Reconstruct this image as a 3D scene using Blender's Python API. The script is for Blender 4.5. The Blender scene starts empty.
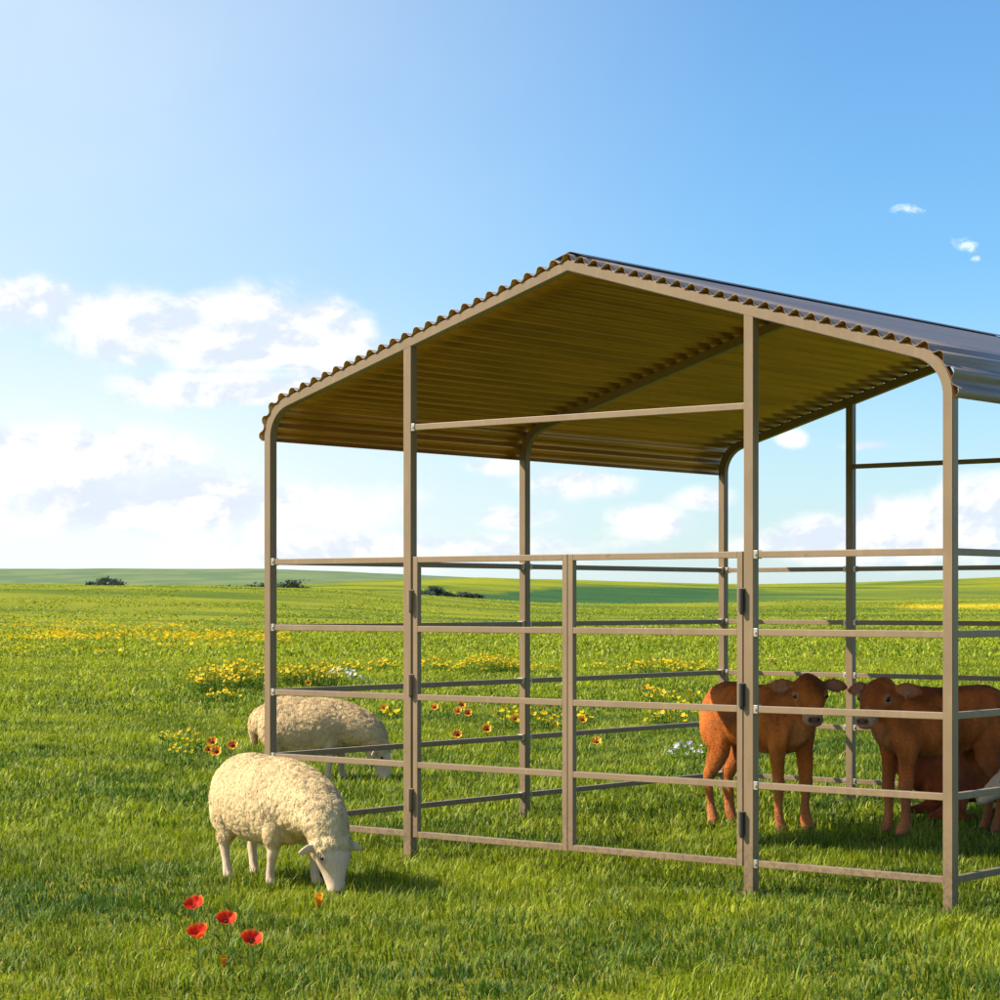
import bpy, bmesh, math, random
import numpy as np
from mathutils import Vector, Matrix, noise
rng = np.random.default_rng(7)
random.seed(7)
PI = math.pi
scene = bpy.context.scene
COL = scene.collection

# ------------------------------------------------------------------ camera constants (fitted)
CF, CH = 2279.7, 600.8
YAW = 0.6874
CAM = Vector((8.7228, -8.6327, 1.3187))
FW = Vector((-math.sin(YAW), math.cos(YAW), 0))
RT = Vector((math.cos(YAW), math.sin(YAW), 0))


def spot(px, depth):
    p = CAM + FW * depth + RT * ((px - 500) / CF * depth)
    return Vector((p.x, p.y, 0))


def gspot(px, y):
    return spot(px, CF * CAM.z / (y - CH))


# ------------------------------------------------------------------ helpers
def link(name, me, mat=None, parent=None):
    o = bpy.data.objects.new(name, me)
    COL.objects.link(o)
    if mat is not None and me is not None:
        me.materials.append(mat)
    if parent is not None:
        o.parent = parent
    return o


def tag(o, label=None, cat=None, group=None, kind=None):
    if label: o['label'] = label
    if cat: o['category'] = cat
    if group: o['group'] = group
    if kind: o['kind'] = kind
    return o


def empty(name, loc, rz, label, cat, group=None):
    o = bpy.data.objects.new(name, None)
    COL.objects.link(o)
    o.location = loc
    o.rotation_euler = (0, 0, rz)
    o.empty_display_size = 0.1
    return tag(o, label, cat, group)


def np_mesh(name, verts, faces, smooth=False):
    me = bpy.data.meshes.new(name)
    me.from_pydata([tuple(v) for v in verts], [], [tuple(f) for f in faces])
    if smooth:
        me.polygons.foreach_set('use_smooth', [True] * len(me.polygons))
    me.update()
    return me


def bm_box(bm, a, b, bev=0.0025):
    c = [(a[i] + b[i]) / 2 for i in range(3)]
    s = [abs(b[i] - a[i]) for i in range(3)]
    r = bmesh.ops.create_cube(bm, size=1)
    bmesh.ops.scale(bm, vec=s, verts=r['verts'])
    bmesh.ops.translate(bm, vec=c, verts=r['verts'])
    if bev > 0:
        es = list({e for v in r['verts'] for e in v.link_edges})
        bmesh.ops.bevel(bm, geom=es, offset=bev, segments=2, affect='EDGES', profile=0.6)


def bm_cyl(bm, c, axis, r, h, seg=12):
    m = Matrix.Translation(c) @ Vector((0, 0, 1)).rotation_difference(Vector(axis)).to_matrix().to_4x4()
    bmesh.ops.create_cone(bm, cap_ends=True, segments=seg, radius1=r, radius2=r, depth=h, matrix=m)


def bm_obj(name, bm, mat, parent=None, smooth=False):
    me = bpy.data.meshes.new(name)
    bm.normal_update()
    bm.to_mesh(me)
    bm.free()
    if smooth:
        me.polygons.foreach_set('use_smooth', [True] * len(me.polygons))
    return link(name, me, mat, parent)


# ------------------------------------------------------------------ node helper
class NT:
    def __init__(s, tree):
        s.t = tree; s.n = tree.nodes; s.l = tree.links
    def add(s, ty, **kw):
        nd = s.n.new(ty)
        for k, v in kw.items(): setattr(nd, k, v)
        return nd
    def put(s, sock, v):
        if hasattr(v, 'links') or isinstance(v, bpy.types.NodeSocket): s.l.new(v, sock)
        else: sock.default_value = v
    def math(s, op, a, b=None, c=None, clamp=False):
        nd = s.add('ShaderNodeMath', operation=op, use_clamp=clamp)
        s.put(nd.inputs[0], a)
        if b is not None: s.put(nd.inputs[1], b)
        if c is not None: s.put(nd.inputs[2], c)
        return nd.outputs[0]
    def vmath(s, op, a, b=None):
        nd = s.add('ShaderNodeVectorMath', operation=op)
        s.put(nd.inputs[0], a)
        if b is not None: s.put(nd.inputs[1], b)
        return nd.outputs['Value'] if op in ('DOT_PRODUCT', 'LENGTH') else nd.outputs[0]
    def noise(s, vec, scale, detail=4, rough=0.5, dist=0.0):
        nd = s.add('ShaderNodeTexNoise')
        s.put(nd.inputs['Vector'], vec)
        nd.inputs['Scale'].default_value = scale
        nd.inputs['Detail'].default_value = detail
        nd.inputs['Roughness'].default_value = rough
        nd.inputs['Distortion'].default_value = dist
        return nd.outputs['Fac']
    def ramp(s, fac, pts, interp='LINEAR'):
        nd = s.add('ShaderNodeValToRGB')
        s.put(nd.inputs[0], fac)
        cr = nd.color_ramp; cr.interpolation = interp
        while len(cr.elements) < len(pts): cr.elements.new(0.5)
        for e, (p, c) in zip(cr.elements, pts):
            e.position = p; e.color = (*c, 1) if len(c) == 3 else c
        return nd.outputs[0]
    def mix(s, f, a, b, mode='MIX'):
        nd = s.add('ShaderNodeMix', data_type='RGBA', blend_type=mode)
        s.put(nd.inputs[0], f)
        for i, v in ((6, a), (7, b)):
            if isinstance(v, tuple) and len(v) == 3: v = (*v, 1)
            s.put(nd.inputs[i], v)
        return nd.outputs[2]
    def smooth(s, v, a, b, lo=0.0, hi=1.0):
        nd = s.add('ShaderNodeMapRange', interpolation_type='SMOOTHSTEP')
        s.put(nd.inputs[0], v)
        for i, x in enumerate((a, b, lo, hi)): nd.inputs[i + 1].default_value = x
        return nd.outputs[0]
    def bump(s, h, strength=0.3, dist=0.01):
        nd = s.add('ShaderNodeBump')
        nd.inputs['Strength'].default_value = strength
        nd.inputs['Distance'].default_value = dist
        s.put(nd.inputs['Height'], h)
        return nd.outputs[0]


def new_mat(name):
    m = bpy.data.materials.new(name)
    m.use_nodes = True
    t = NT(m.node_tree)
    b = m.node_tree.nodes['Principled BSDF']
    obj = t.add('ShaderNodeTexCoord').outputs['Object']
    return m, t, b, obj


def metal_paint(name, col, rough=0.5, metallic=0.0, dirt=(0.10, 0.07, 0.04)):
    m, t, b, oc = new_mat(name)
    n1 = t.noise(oc, 3.0, 5, 0.6)
    n2 = t.noise(oc, 60.0, 4, 0.6)
    mp = t.add('ShaderNodeMapping'); t.put(mp.inputs[0], oc); mp.inputs['Scale'].default_value = (6, 6, .8)
    n0 = t.noise(mp.outputs[0], 4.0, 6, 0.65)
    c = t.mix(t.smooth(n1, 0.35, 0.75, 0.0, 0.6), col, tuple(x * 0.74 for x in col))
    c = t.mix(t.smooth(n0, 0.50, 0.72, 0.0, 0.5), c, tuple(min(1, x * 1.3) for x in col))
    spots = t.smooth(t.noise(oc, 22.0, 6, 0.7), 0.60, 0.72, 0.0, 0.55)
    c = t.mix(spots, c, dirt)
    # mud splashed up from the ground
    sz = t.add('ShaderNodeSeparateXYZ'); t.put(sz.inputs[0], oc)
    mud = t.math('MULTIPLY', t.smooth(sz.outputs[2], 0.0, 0.42, 1.0, 0.0), t.smooth(t.noise(oc, 38.0, 5, 0.7), 0.42, 0.60), clamp=True)
    c = t.mix(t.math('MULTIPLY', mud, .75), c, (0.12, 0.085, 0.05))
    t.put(b.inputs['Base Color'], c)
    t.put(b.inputs['Roughness'], t.math('ADD', t.math('MULTIPLY', n2, 0.25), rough - 0.12))
    b.inputs['Metallic'].default_value = metallic
    t.put(b.inputs['Normal'], t.bump(n2, 0.06, 0.002))
    return m


M_TUBE = metal_paint('tube_paint', (0.245, 0.168, 0.098), 0.40)
M_RAIL = metal_paint('rail_paint', (0.255, 0.175, 0.105), 0.42)
M_STEEL = metal_paint('zinc_steel', (0.55, 0.50, 0.42), 0.35, 0.6)
M_HINGE_SHADE = metal_paint('hinge_shade_steel', (0.07, 0.06, 0.05), 0.45, 0.3)
M_CAP = metal_paint('ridge_gap_shade', (0.075, 0.07, 0.08), 0.4, 0.4)


def roof_mat():
    m, t, b, oc = new_mat('roof_sheet_metal')
    # sheets grey on the weather side; inner brown yellowed for warm bounce off the grass
    sep = t.add('ShaderNodeSeparateXYZ'); t.put(sep.inputs[0], oc)
    streak_v = t.add('ShaderNodeMapping'); t.put(streak_v.inputs[0], oc)
    streak_v.inputs['Scale'].default_value = (9, 0.5, 9)
    n1 = t.noise(streak_v.outputs[0], 1.5, 5, 0.6)
    n2 = t.noise(oc, 14.0, 6, 0.65)
    inner = t.mix(t.smooth(n1, 0.3, 0.7, 0, 0.7), (0.60, 0.29, 0.06), (0.31, 0.16, 0.045))
    outer = t.mix(t.smooth(n1, 0.3, 0.7, 0, 0.6), (0.27, 0.235, 0.23), (0.17, 0.155, 0.17))
    att = t.add('ShaderNodeAttribute', attribute_name='inner')
    c = t.mix(att.outputs['Fac'], outer, inner)
    c = t.mix(t.smooth(n2, 0.6, 0.8, 0, 0.4), c, (0.08, 0.05, 0.03))
    t.put(b.inputs['Base Color'], c)
    t.put(b.inputs['Roughness'], t.math('SUBTRACT', .42, t.math('MULTIPLY', att.outputs['Fac'], .10)))
    t.put(b.inputs['Metallic'], t.math('ADD', .1, t.math('MULTIPLY', att.outputs['Fac'], .45)))
    return m
M_ROOF = roof_mat()

# ------------------------------------------------------------------ shed dimensions
W, D1, D2 = 4.1046, 2.1751, 4.3401
PA, PB = 1.0, 3.0547           # left edges of the two gable posts
HE, HR = 2.3534, 2.9487
T, TR = 0.05, 0.03
ZR = (1.5267, 1.1765, 0.8313, 0.4888, 0.1374)
ZX = 2.197
THETA = math.atan2(HR - HE, W / 2)
R_OUT = 0.22


def half_profile(off):
    """Points of the left half of the arch, offset outward by off from the tube's outer face.
       From the ground up to the apex."""
    R = R_OUT + off
    turn = PI / 2 - THETA
    t = R_OUT * math.tan(turn / 2)
    c = Vector((R_OUT, HE - t))                # arc centre in (x,z)
    pts = [Vector((-off, 0.0)), Vector((-off, c.y - 0.001))]
    for i in range(0, 15):
        a = PI - turn * i / 14
        pts.append(Vector((c.x + R * math.cos(a), c.y + R * math.sin(a))))
    n = Vector((-math.sin(THETA), math.cos(THETA)))
    apex = Vector((W / 2, HR + off / math.cos(THETA)))
    pts.append(apex)
    return pts


def arch_frame(y0):
    outer = half_profile(0)
    inner = half_profile(-T)
    L = [(p, q) for p, q in zip(outer, inner)]
    full = L + [((Vector((W - p.x, p.y))), Vector((W - q.x, q.y))) for p, q in reversed(L[:-1])]
    verts, faces = [], []
    for (o_, i_) in full:
        for (p, y) in ((o_, y0), (o_, y0 + T), (i_, y0 + T), (i_, y0)):
            verts.append((p.x, y, p.y))
    n = len(full)
    for k in range(n - 1):
        for j in range(4):
            a = k * 4 + j; b = k * 4 + (j + 1) % 4
            faces.append((a, b, b + 4, a + 4))
    faces.append((3, 2, 1, 0)); e = (n - 1) * 4
    faces.append((e, e + 1, e + 2, e + 3))
    me = np_mesh('arch_frame', verts, faces)
    bm = bmesh.new(); bm.from_mesh(me)
    bmesh.ops.recalc_face_normals(bm, faces=bm.faces)
    es = [ed for ed in bm.edges if abs(ed.verts[0].index // 4 - ed.verts[1].index // 4) == 1]
    bmesh.ops.bevel(bm, geom=es, offset=0.004, segments=2, affect='EDGES')
    bm.to_mesh(me); bm.free()
    return me


def rafter_z(x):
    """under side of the rafter at x"""
    xx = x if x < W / 2 else W - x
    return HE + (HR - HE) * xx / (W / 2) - T / math.cos(THETA)


shed = empty('livestock_shelter', (0, 0, 0), 0,
             'open brown steel tube livestock shelter with corrugated gable roof, side rails and double gate', 'shelter')
for y0 in (0, D1, D2):
    link('arch_frame', arch_frame(y0), M_TUBE, shed)


def post(x, y, z1):
    bm = bmesh.new()
    bm_box(bm, (x, y + 0.001, 0), (x + T, y + T - 0.001, z1), 0.003)
    return bm_obj('gable_post', bm, M_TUBE, shed)


for y in (0, D2):
    for x in (PA, PB):
        # cut square a little inside the rafter
        post(x, y, rafter_z(x + T / 2) + 0.012)

for (x, y) in [(0, 0), (W - T, 0), (0, D1), (W - T, D1), (0, D2), (W - T, D2), (PA, 0), (PB, 0), (PA, D2), (PB, D2)]:
    bm = bmesh.new()
    bm_box(bm, (x - 0.035, y - 0.035, 0.0), (x + T + 0.035, y + T + 0.035, 0.006), 0.001)
    for sx in (-0.02, T + 0.02):
        for sy in (-0.02, T + 0.02):
            bm_cyl(bm, (x + sx, y + sy, 0.010), (0, 0, 1), 0.007, 0.008, 6)
    bm_obj('base_plate', bm, M_TUBE, shed)


def rail(a, b, parent=shed, name='rail', mat=M_RAIL, r=TR, brackets=''):
    """horizontal square tube between points a and b (axis aligned)"""
    a = Vector(a); b = Vector(b)
    lo = [min(a[i], b[i]) for i in range(3)]; hi = [max(a[i], b[i]) for i in range(3)]
    ax = 0 if abs(a.x - b.x) > 0.01 else (1 if abs(a.y - b.y) > 0.01 else 2)
    for i in range(3):
        if i != ax: lo[i] -= r / 2; hi[i] += r / 2
    bm = bmesh.new()
    bm_box(bm, lo, hi, 0.0025)
    o = bm_obj(name, bm, mat, parent)
    for side in brackets:
        p = Vector(((lo[0] + hi[0]) / 2, (lo[1] + hi[1]) / 2, a.z))
        e = 0.011
        p[ax] = lo[ax] + e if side == '-' else hi[ax] - e
        s = [r / 2 + 0.004] * 3
        s[ax] = e
        bm = bmesh.new()
        bm_box(bm, [p[i] - s[i] for i in range(3)], [p[i] + s[i] for i in range(3)], 0.002)
        q = p.copy()
        nrm = Vector((0, -1, 0)) if ax == 0 else Vector((1, 0, 0))
        k = 1 if ax == 0 else 0
        q[k] += (s[k] + 0.002) * (nrm[k])
        bm_cyl(bm, q, nrm, 0.006, 0.006, 8)
        bm_obj('bracket', bm, M_STEEL, o)
    return o


YC = 0.022
for z in ZR:
    rail((T, YC, z), (PA, YC, z), brackets='-')
    rail((PB + T, YC, z), (W - T, YC, z), brackets='-')
    for x in (T / 2, W - T / 2):
        rail((x, T, z), (x, D1, z), brackets='+')
        rail((x, D1 + T, z), (x, D2, z), brackets='-+')
    rail((T, D2 + T / 2, z), (PA, D2 + T / 2, z), brackets='-+')
    rail((PA + T, D2 + T / 2, z), (PB, D2 + T / 2, z), brackets='-+')
    rail((PB + T, D2 + T / 2, z), (W - T, D2 + T / 2, z))
rail((PA + T, YC, ZX), (PB, YC, ZX), brackets='-')
rail((PA + T, D2 + T / 2, ZX), (PB, D2 + T / 2, ZX))

# gate: two leaves
xm = (PA + T + PB) / 2
GY = 0.016
for (x0, x1, hs) in ((PA + T + 0.015, xm - 0.002, -1), (xm + 0.002, PB - 0.006, 1)):
    g = bpy.data.objects.new('gate', None); COL.objects.link(g); g.parent = shed; g.empty_display_size = .1
    zt, zb = ZR[0] + 0.015, ZR[4] - 0.015
    for xa in (x0, x1 - TR):
        bm = bmesh.new()
        bm_box(bm, (xa, GY - 0.0155, zb), (xa + TR, GY + 0.0155, zt), 0.0025)
        bm_obj('gate_upright', bm, M_RAIL, g)
    for z in ZR:
        rail((x0 + TR, GY, z), (x1 - TR, GY, z), parent=g, name='gate_rail')
    hx = x0 - 0.008 if hs < 0 else x1 + 0.002
    for z in (1.32, 0.893, 0.315):
        bm = bmesh.new()
        bm_cyl(bm, (hx, -0.014, z), (0, 0, 1), 0.011, 0.105, 14)
        bm_cyl(bm, (hx, -0.014, z - 0.058), (0, 0, 1), 0.006, 0.012, 10)
        bm_box(bm, (hx - 0.013, -0.004, z - 0.050), (hx + 0.013, 0.001, z + 0.055), 0.001)
        bm_obj('hinge', bm, M_TUBE if hs < 0 else M_HINGE_SHADE, g)  # right hinges coloured dark for the shade of their recess


# ------------------------------------------------------------------ corrugated roof
def roof_slope(side):
    pitch, amp, off = 0.083, 0.0145, 0.0165
    prof = half_profile(0)
    # arc length param of the outer tube face, starting at the eave
    start_z = 2.175
    pts = [Vector((0, start_z))] + prof[2:] if prof[2].y > start_z else prof[2:]
    seg = [0.0]
    for i in range(1, len(pts)): seg.append(seg[-1] + (pts[i] - pts[i - 1]).length)
    total = seg[-1]
    n = int(total / pitch * 12)
    line = []
    for k in range(n + 1):
        s = total * k / n
        i = max(j for j in range(len(seg)) if seg[j] <= s + 1e-9)
        i = min(i, len(pts) - 2)
        f = (s - seg[i]) / (seg[i + 1] - seg[i])
        p = pts[i].lerp(pts[i + 1], f)
        # smooth tangent
        def at(ss):
            ss = min(max(ss, 0), total)
            ii = min(max(j for j in range(len(seg)) if seg[j] <= ss + 1e-9), len(pts) - 2)
            return pts[ii].lerp(pts[ii + 1], (ss - seg[ii]) / (seg[ii + 1] - seg[ii]))
        tg = (at(s + 0.012) - at(s - 0.012)).normalized()
        nn = Vector((-tg.y, tg.x))
        w = math.sin(2 * PI * (total - s) / pitch + PI * 0.5)
        w = math.copysign(abs(w) ** 0.62, w)
        if k == n:
            nn = Vector((0, 1))
        line.append((p + nn * (off + 0.0005 + amp * w), p + nn * (off - 0.0012 + amp * w)))
    ys = [-0.007, 0.5, 1.0, 1.75, 2.5, 3.25, 4.0, D2 + T + 0.035]
    verts, faces, inner = [], [], []
    for lay in (0, 1):
        for y in ys:
            for (a, b) in line:
                p = a if lay == 0 else b
                x = p.x if side == 0 else W - p.x
                verts.append((x, y, p.y)); inner.append(float(lay))
    m = len(line); L = m * len(ys)
    for lay in (0, 1):
        for j in range(len(ys) - 1):
            for k in range(m - 1):
                a = lay * L + j * m + k
                faces.append((a, a + 1, a + 1 + m, a + m))
    for k in range(m - 1):
        for j in (0, len(ys) - 1):
            a = j * m + k
            faces.append((a, a + 1, a + 1 + L, a + L))
    for j in range(len(ys) - 1):
        a = j * m
        faces.append((a, a + m, a + m + L, a + L))
    me = np_mesh('roof_sheet', verts, faces, True)
    bm = bmesh.new(); bm.from_mesh(me)
    bmesh.ops.recalc_face_normals(bm, faces=bm.faces)
    bm.to_mesh(me); bm.free()
    me.polygons.foreach_set('use_smooth', [True] * len(me.polygons))
    at_ = me.attributes.new('inner', 'FLOAT', 'POINT')
    at_.data.foreach_set('value', inner)
    o = link('roof_sheet', me, M_ROOF, shed)


roof_slope(0); roof_slope(1)
# ridge cap, coloured dark to draw the gap shadow along the ridge
bm = bmesh.new()
zc = HR + 0.038
sec = [(-0.10, -0.026), (-0.05, -0.010), (-0.018, 0.001), (0, 0.005), (0.018, 0.001), (0.05, -0.010), (0.10, -0.026)]
vs = []
for y in (0.02, D2 + T + 0.04):
    vs.append([bm.verts.new((W / 2 + a, y, zc + b)) for a, b in sec] +
              [bm.verts.new((W / 2 + a, y, zc + b - 0.002)) for a, b in reversed(sec)])
k = len(vs[0])
for i in range(k):
    bm.faces.new((vs[0][i], vs[0][(i + 1) % k], vs[1][(i + 1) % k], vs[1][i]))
bm.faces.new(vs[0]); bm.faces.new(list(reversed(vs[1])))
bmesh.ops.recalc_face_normals(bm, faces=bm.faces)
bm_obj('ridge_shadow_cap', bm, M_CAP, shed)

# ------------------------------------------------------------------ terrain
def interp(x, xs, ys): return np.interp(x, xs, ys)


def smoothstep(x, a, b):
    t = np.clip((x - a) / (b - a), 0, 1)
    return t * t * (3 - 2 * t)


def terrain_z(px, d):
    """height at bearing px (photo column of that bearing) and forward distance d"""
    y1 = interp(px, [-900, -200, 0, 150, 263, 350, 430, 480, 540, 620, 760, 900, 1000, 1300, 2000],
                    [594, 587, 584.5, 585.5, 588, 591.5, 598, 602, 606, 608, 606, 604, 602, 600, 600])
    y2 = interp(px, [-900, -200, 0, 150, 263, 310, 360, 480, 550, 620, 700, 760, 860, 930, 1000, 1300, 2000],
                    [580, 584, 584, 585, 584.5, 583, 580.5, 577.5, 580, 583, 585, 585.3, 583, 580, 577, 572, 574])
    y3 = interp(px, [-900, -200, 0, 263, 350, 480, 620, 800, 1000, 2000],
                    [572, 570, 569, 569.5, 572, 578, 583.5, 590, 592, 592])
    z1 = CAM.z + (CH - y1) / CF * 250
    z2 = CAM.z + (CH - y2) / CF * 620
    z3 = CAM.z + (CH - y3) / CF * 1500
    zs = [0 * z1, 0 * z1, z1, z1 - 1.0, z2, z2 - 6, z3, z3 - 25, z3 - 40]
    ds = [0, 95, 250, 360, 620, 950, 1500, 2600, 5000]
    z = np.zeros_like(px * 1.0)
    for i in range(len(ds) - 1):
        m = (d >= ds[i]) & (d < ds[i + 1])
        t = smoothstep(d, ds[i], ds[i + 1])
        zz = zs[i] * (1 - t) + zs[i + 1] * t
        z = np.where(m, zz, z)
    z = np.where(d >= ds[-1], zs[-1], z)
    return z


def px_d(x, y):
    dx, dy = x - CAM.x, y - CAM.y
    f = dx * FW.x + dy * FW.y; l = dx * RT.x + dy * RT.y
    r = np.hypot(dx, dy)
    az = np.arctan2(l, f)
    px = 500 + CF * np.tan(np.clip(az, -1.2, 1.2))
    px = np.clip(px, -900, 2000)
    d = np.where(np.abs(az) < 1.2, r * np.cos(np.clip(az, -1.2, 1.2)), r * 0.36)
    return px, d, r


def ground_z(x, y):
    px, d, r = px_d(x, y)
    # outside the view the hills settle to a gentle plain
    return terrain_z(px, d) + undul(x, y) * smoothstep(r, 70, 200)


def undul(x, y):
    u = x * FW.x + y * FW.y; v = x * RT.x + y * RT.y
    return (np.sin(x * .021 + 1.3) * np.sin(y * .017 + .4) * .35 + np.sin(u * .085 + np.sin(v * .03) * 1.8) * .17 * (1 + .5 * np.sin(v * .045))
            + np.sin(u * .19 + v * .04 + 1.2 * np.sin(v * .07)) * .07)


def vnoise(x, y, s, seed=0):
    """cheap value noise"""
    r = np.random.default_rng(seed).random((64, 64))
    u, v = x / s, y / s
    iu, iv = np.floor(u).astype(int), np.floor(v).astype(int)
    fu, fv = u - iu, v - iv
    fu = fu * fu * (3 - 2 * fu); fv = fv * fv * (3 - 2 * fv)
    g = lambda a, b: r[a % 64, b % 64]
    return (g(iu, iv) * (1 - fu) + g(iu + 1, iv) * fu) * (1 - fv) + (g(iu, iv + 1) * (1 - fu) + g(iu + 1, iv + 1) * fu) * fv


def build_ground():
    # polar sheet round the camera's foot: fine in front, coarse behind
    az = np.concatenate([np.linspace(-PI, -0.45, 40)[:-1], np.linspace(-0.45, 0.45, 340), np.linspace(0.45, PI, 40)[1:]])
    rr = np.concatenate([[0.5, 3, 6], np.geomspace(7, 4500, 210)])
    A, Rr = np.meshgrid(az, rr)
    dirx = FW.x * np.cos(A) + RT.x * np.sin(A); diry = FW.y * np.cos(A) + RT.y * np.sin(A)
    X = CAM.x + dirx * Rr; Y = CAM.y + diry * Rr
    Z = ground_z(X, Y)
    nr, na = X.shape
    verts = np.stack([X, Y, Z], -1).reshape(-1, 3)
    idx = np.arange(nr * na).reshape(nr, na)
    q = np.stack([idx[:-1, :-1], idx[:-1, 1:], idx[1:, 1:], idx[1:, :-1]], -1).reshape(-1, 4)
    # flip so normals point up
    faces = [tuple(int(i) for i in f[::-1]) for f in q]
    faces += [tuple(int(i) for i in idx[0])]
    me = np_mesh('ground', verts, faces, True)
    bm = bmesh.new(); bm.from_mesh(me)
    bmesh.ops.remove_doubles(bm, verts=bm.verts, dist=0.0005)
    bmesh.ops.recalc_face_normals(bm, faces=bm.faces)
    bm.to_mesh(me); bm.free()
    if me.polygons[1000].normal.z < 0: me.flip_normals()
    n = len(me.vertices)
    co = np.zeros(n * 3, dtype=np.float32); me.vertices.foreach_get('co', co); co = co.reshape(-1, 3)
    px, d, r = px_d(co[:, 0], co[:, 1])
    yy = CH - (co[:, 2] - CAM.z) / np.maximum(d, 1) * CF        # apparent row, used to lay out the fields
    wob = (vnoise(px, d * .3, 60, 3) - .5)
    darkf = smoothstep(d, 300, 380) * (1 - smoothstep(d, 800, 900))
    top = interp(px, [380, 430, 480, 540, 590, 650, 720, 800, 900, 1000], [603, 599, 594, 590, 586, 586, 588.5, 590, 589, 587])
    darkf = darkf * smoothstep(yy, top - .6 + wob * 2, top + .8 + wob * 2) * smoothstep(px, 400, 440) * (1 - smoothstep(px, 690, 860) * .6)
    far = smoothstep(d, 950, 1250)  # far ridge: paler grey-green colour standing in for haze
    yel = np.exp(-((d - (78 + wob * 18)) / 7.0) ** 2) * (1 - smoothstep(px, 230, 330)) * .85
    yel = np.maximum(yel, np.exp(-((d - (104 + wob * 18)) / 6.0) ** 2) * (1 - smoothstep(px, 120, 260)) * .4)
    # rape field on the right slope
    yr = np.exp(-(((yy - 606.3 - wob * 2) / 2.0) ** 2)) * smoothstep(px, 885, 925) * smoothstep(d, 120, 150) * (1 - smoothstep(d, 640, 700))
    for nm, a in (('dark_field', darkf), ('far_haze', far), ('flowers_low', yel), ('flowers_crop', yr)):
        at = me.attributes.new(nm, 'FLOAT', 'POINT')
        at.data.foreach_set('value', a.astype(np.float32))
    m, t, b, oc = new_mat('meadow_ground')
    n1 = t.noise(oc, 0.035, 5, 0.55)
    st = t.add('ShaderNodeMapping'); t.put(st.inputs[0], oc)
    st.inputs['Rotation'].default_value = (0, 0, -YAW)
    st.inputs['Scale'].default_value = (0.25, 1.0, 1)
    n2 = t.noise(st.outputs[0], 0.10, 6, 0.62)
    n3 = t.noise(oc, 3.0, 8, 0.7)
    base = t.mix(t.smooth(n2, 0.38, 0.60), (0.085, 0.145, 0.012), (0.29, 0.305, 0.014))
    base = t.mix(t.smooth(n1, 0.42, 0.66, 0, .6), base, (0.27, 0.27, 0.014))
    base = t.mix(t.smooth(n3, 0.35, 0.7, 0, .45), base, (0.05, 0.10, 0.012))
    def A(nm): return t.add('ShaderNodeAttribute', attribute_name=nm).outputs['Fac']
    base = t.mix(A('dark_field'), base, t.mix(t.smooth(n2, .35, .65), (0.028, 0.085, 0.028), (0.045, 0.12, 0.03)))
    base = t.mix(A('far_haze'), base, t.mix(t.smooth(n1, .4, .6), (0.11, 0.17, 0.085), (0.16, 0.21, 0.10)))
    fl = t.smooth(t.noise(oc, 2.2, 5, 0.7), 0.44, 0.56)
    base = t.mix(t.math('MULTIPLY', A('flowers_low'), fl), base, (0.62, 0.43, 0.01))
    base = t.mix(t.math('MULTIPLY', A('flowers_crop'), t.smooth(t.noise(st.outputs[0], .3, 4, .6), .25, .5)), base, (0.70, 0.48, 0.012))
    t.put(b.inputs['Base Color'], base)
    b.inputs['Roughness'].default_value = 0.95
    b.inputs['Specular IOR Level'].default_value = 0.1
    t.put(b.inputs['Normal'], t.bump(t.math('ADD', n3, t.noise(oc, .8, 6, .65)), 0.9, 0.25))
    o = link('ground', me, m)
    tag(o, kind='structure')
    return o


build_ground()


# ------------------------------------------------------------------ grass
def foliage_mat(name, trans=0.35, rough=0.55, attr='tint', spec=0.3):
    m, t, b, oc = new_mat(name)
    at = t.add('ShaderNodeAttribute', attribute_name=attr)
    t.put(b.inputs['Base Color'], at.outputs['Color'])
    b.inputs['Roughness'].default_value = rough
    b.inputs['Specular IOR Level'].default_value = spec
    tr = t.add('ShaderNodeBsdfTranslucent')
    t.put(tr.inputs['Color'], at.outputs['Color'])
    mx = t.add('ShaderNodeMixShader'); mx.inputs[0].default_value = trans
    t.l.new(b.outputs[0], mx.inputs[1]); t.l.new(tr.outputs[0], mx.inputs[2])
    out = m.node_tree.nodes['Material Output']
    t.l.new(mx.outputs[0], out.inputs['Surface'])
    return m


M_GRASS = foliage_mat('grass_blades', 0.4)
M_LEAF = foliage_mat('plant_leaves', 0.35)
M_PETAL = foliage_mat('petals', 0.35, 0.6, spec=0.15)


def raw_mesh(name, verts, tris=None, quads=None, tint=None, smooth=False):
    me = bpy.data.meshes.new(name)
    nv = len(verts)
    nt = 0 if tris is None else len(tris); nq = 0 if quads is None else len(quads)
    me.vertices.add(nv); me.vertices.foreach_set('co', verts.astype(np.float32).ravel())
    loops = []; starts = []; s = 0
    if nq:
        loops.append(quads.ravel()); starts.append(np.arange(nq) * 4); s = nq * 4
    if nt:
        loops.append(tris.ravel()); starts.append(s + np.arange(nt) * 3)
    loops = np.concatenate(loops).astype(np.int32); starts = np.concatenate(starts).astype(np.int32)
    me.loops.add(len(loops)); me.loops.foreach_set('vertex_index', loops)
    me.polygons.add(nt + nq); me.polygons.foreach_set('loop_start', starts)
    if smooth: me.polygons.foreach_set('use_smooth', np.ones(nt + nq, dtype=bool))
    if tint is not None:
        at = me.attributes.new('tint', 'FLOAT_COLOR', 'POINT')
        at.data.foreach_set('color', tint.astype(np.float32).ravel())
    me.update(calc_edges=True)
    return me


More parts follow.
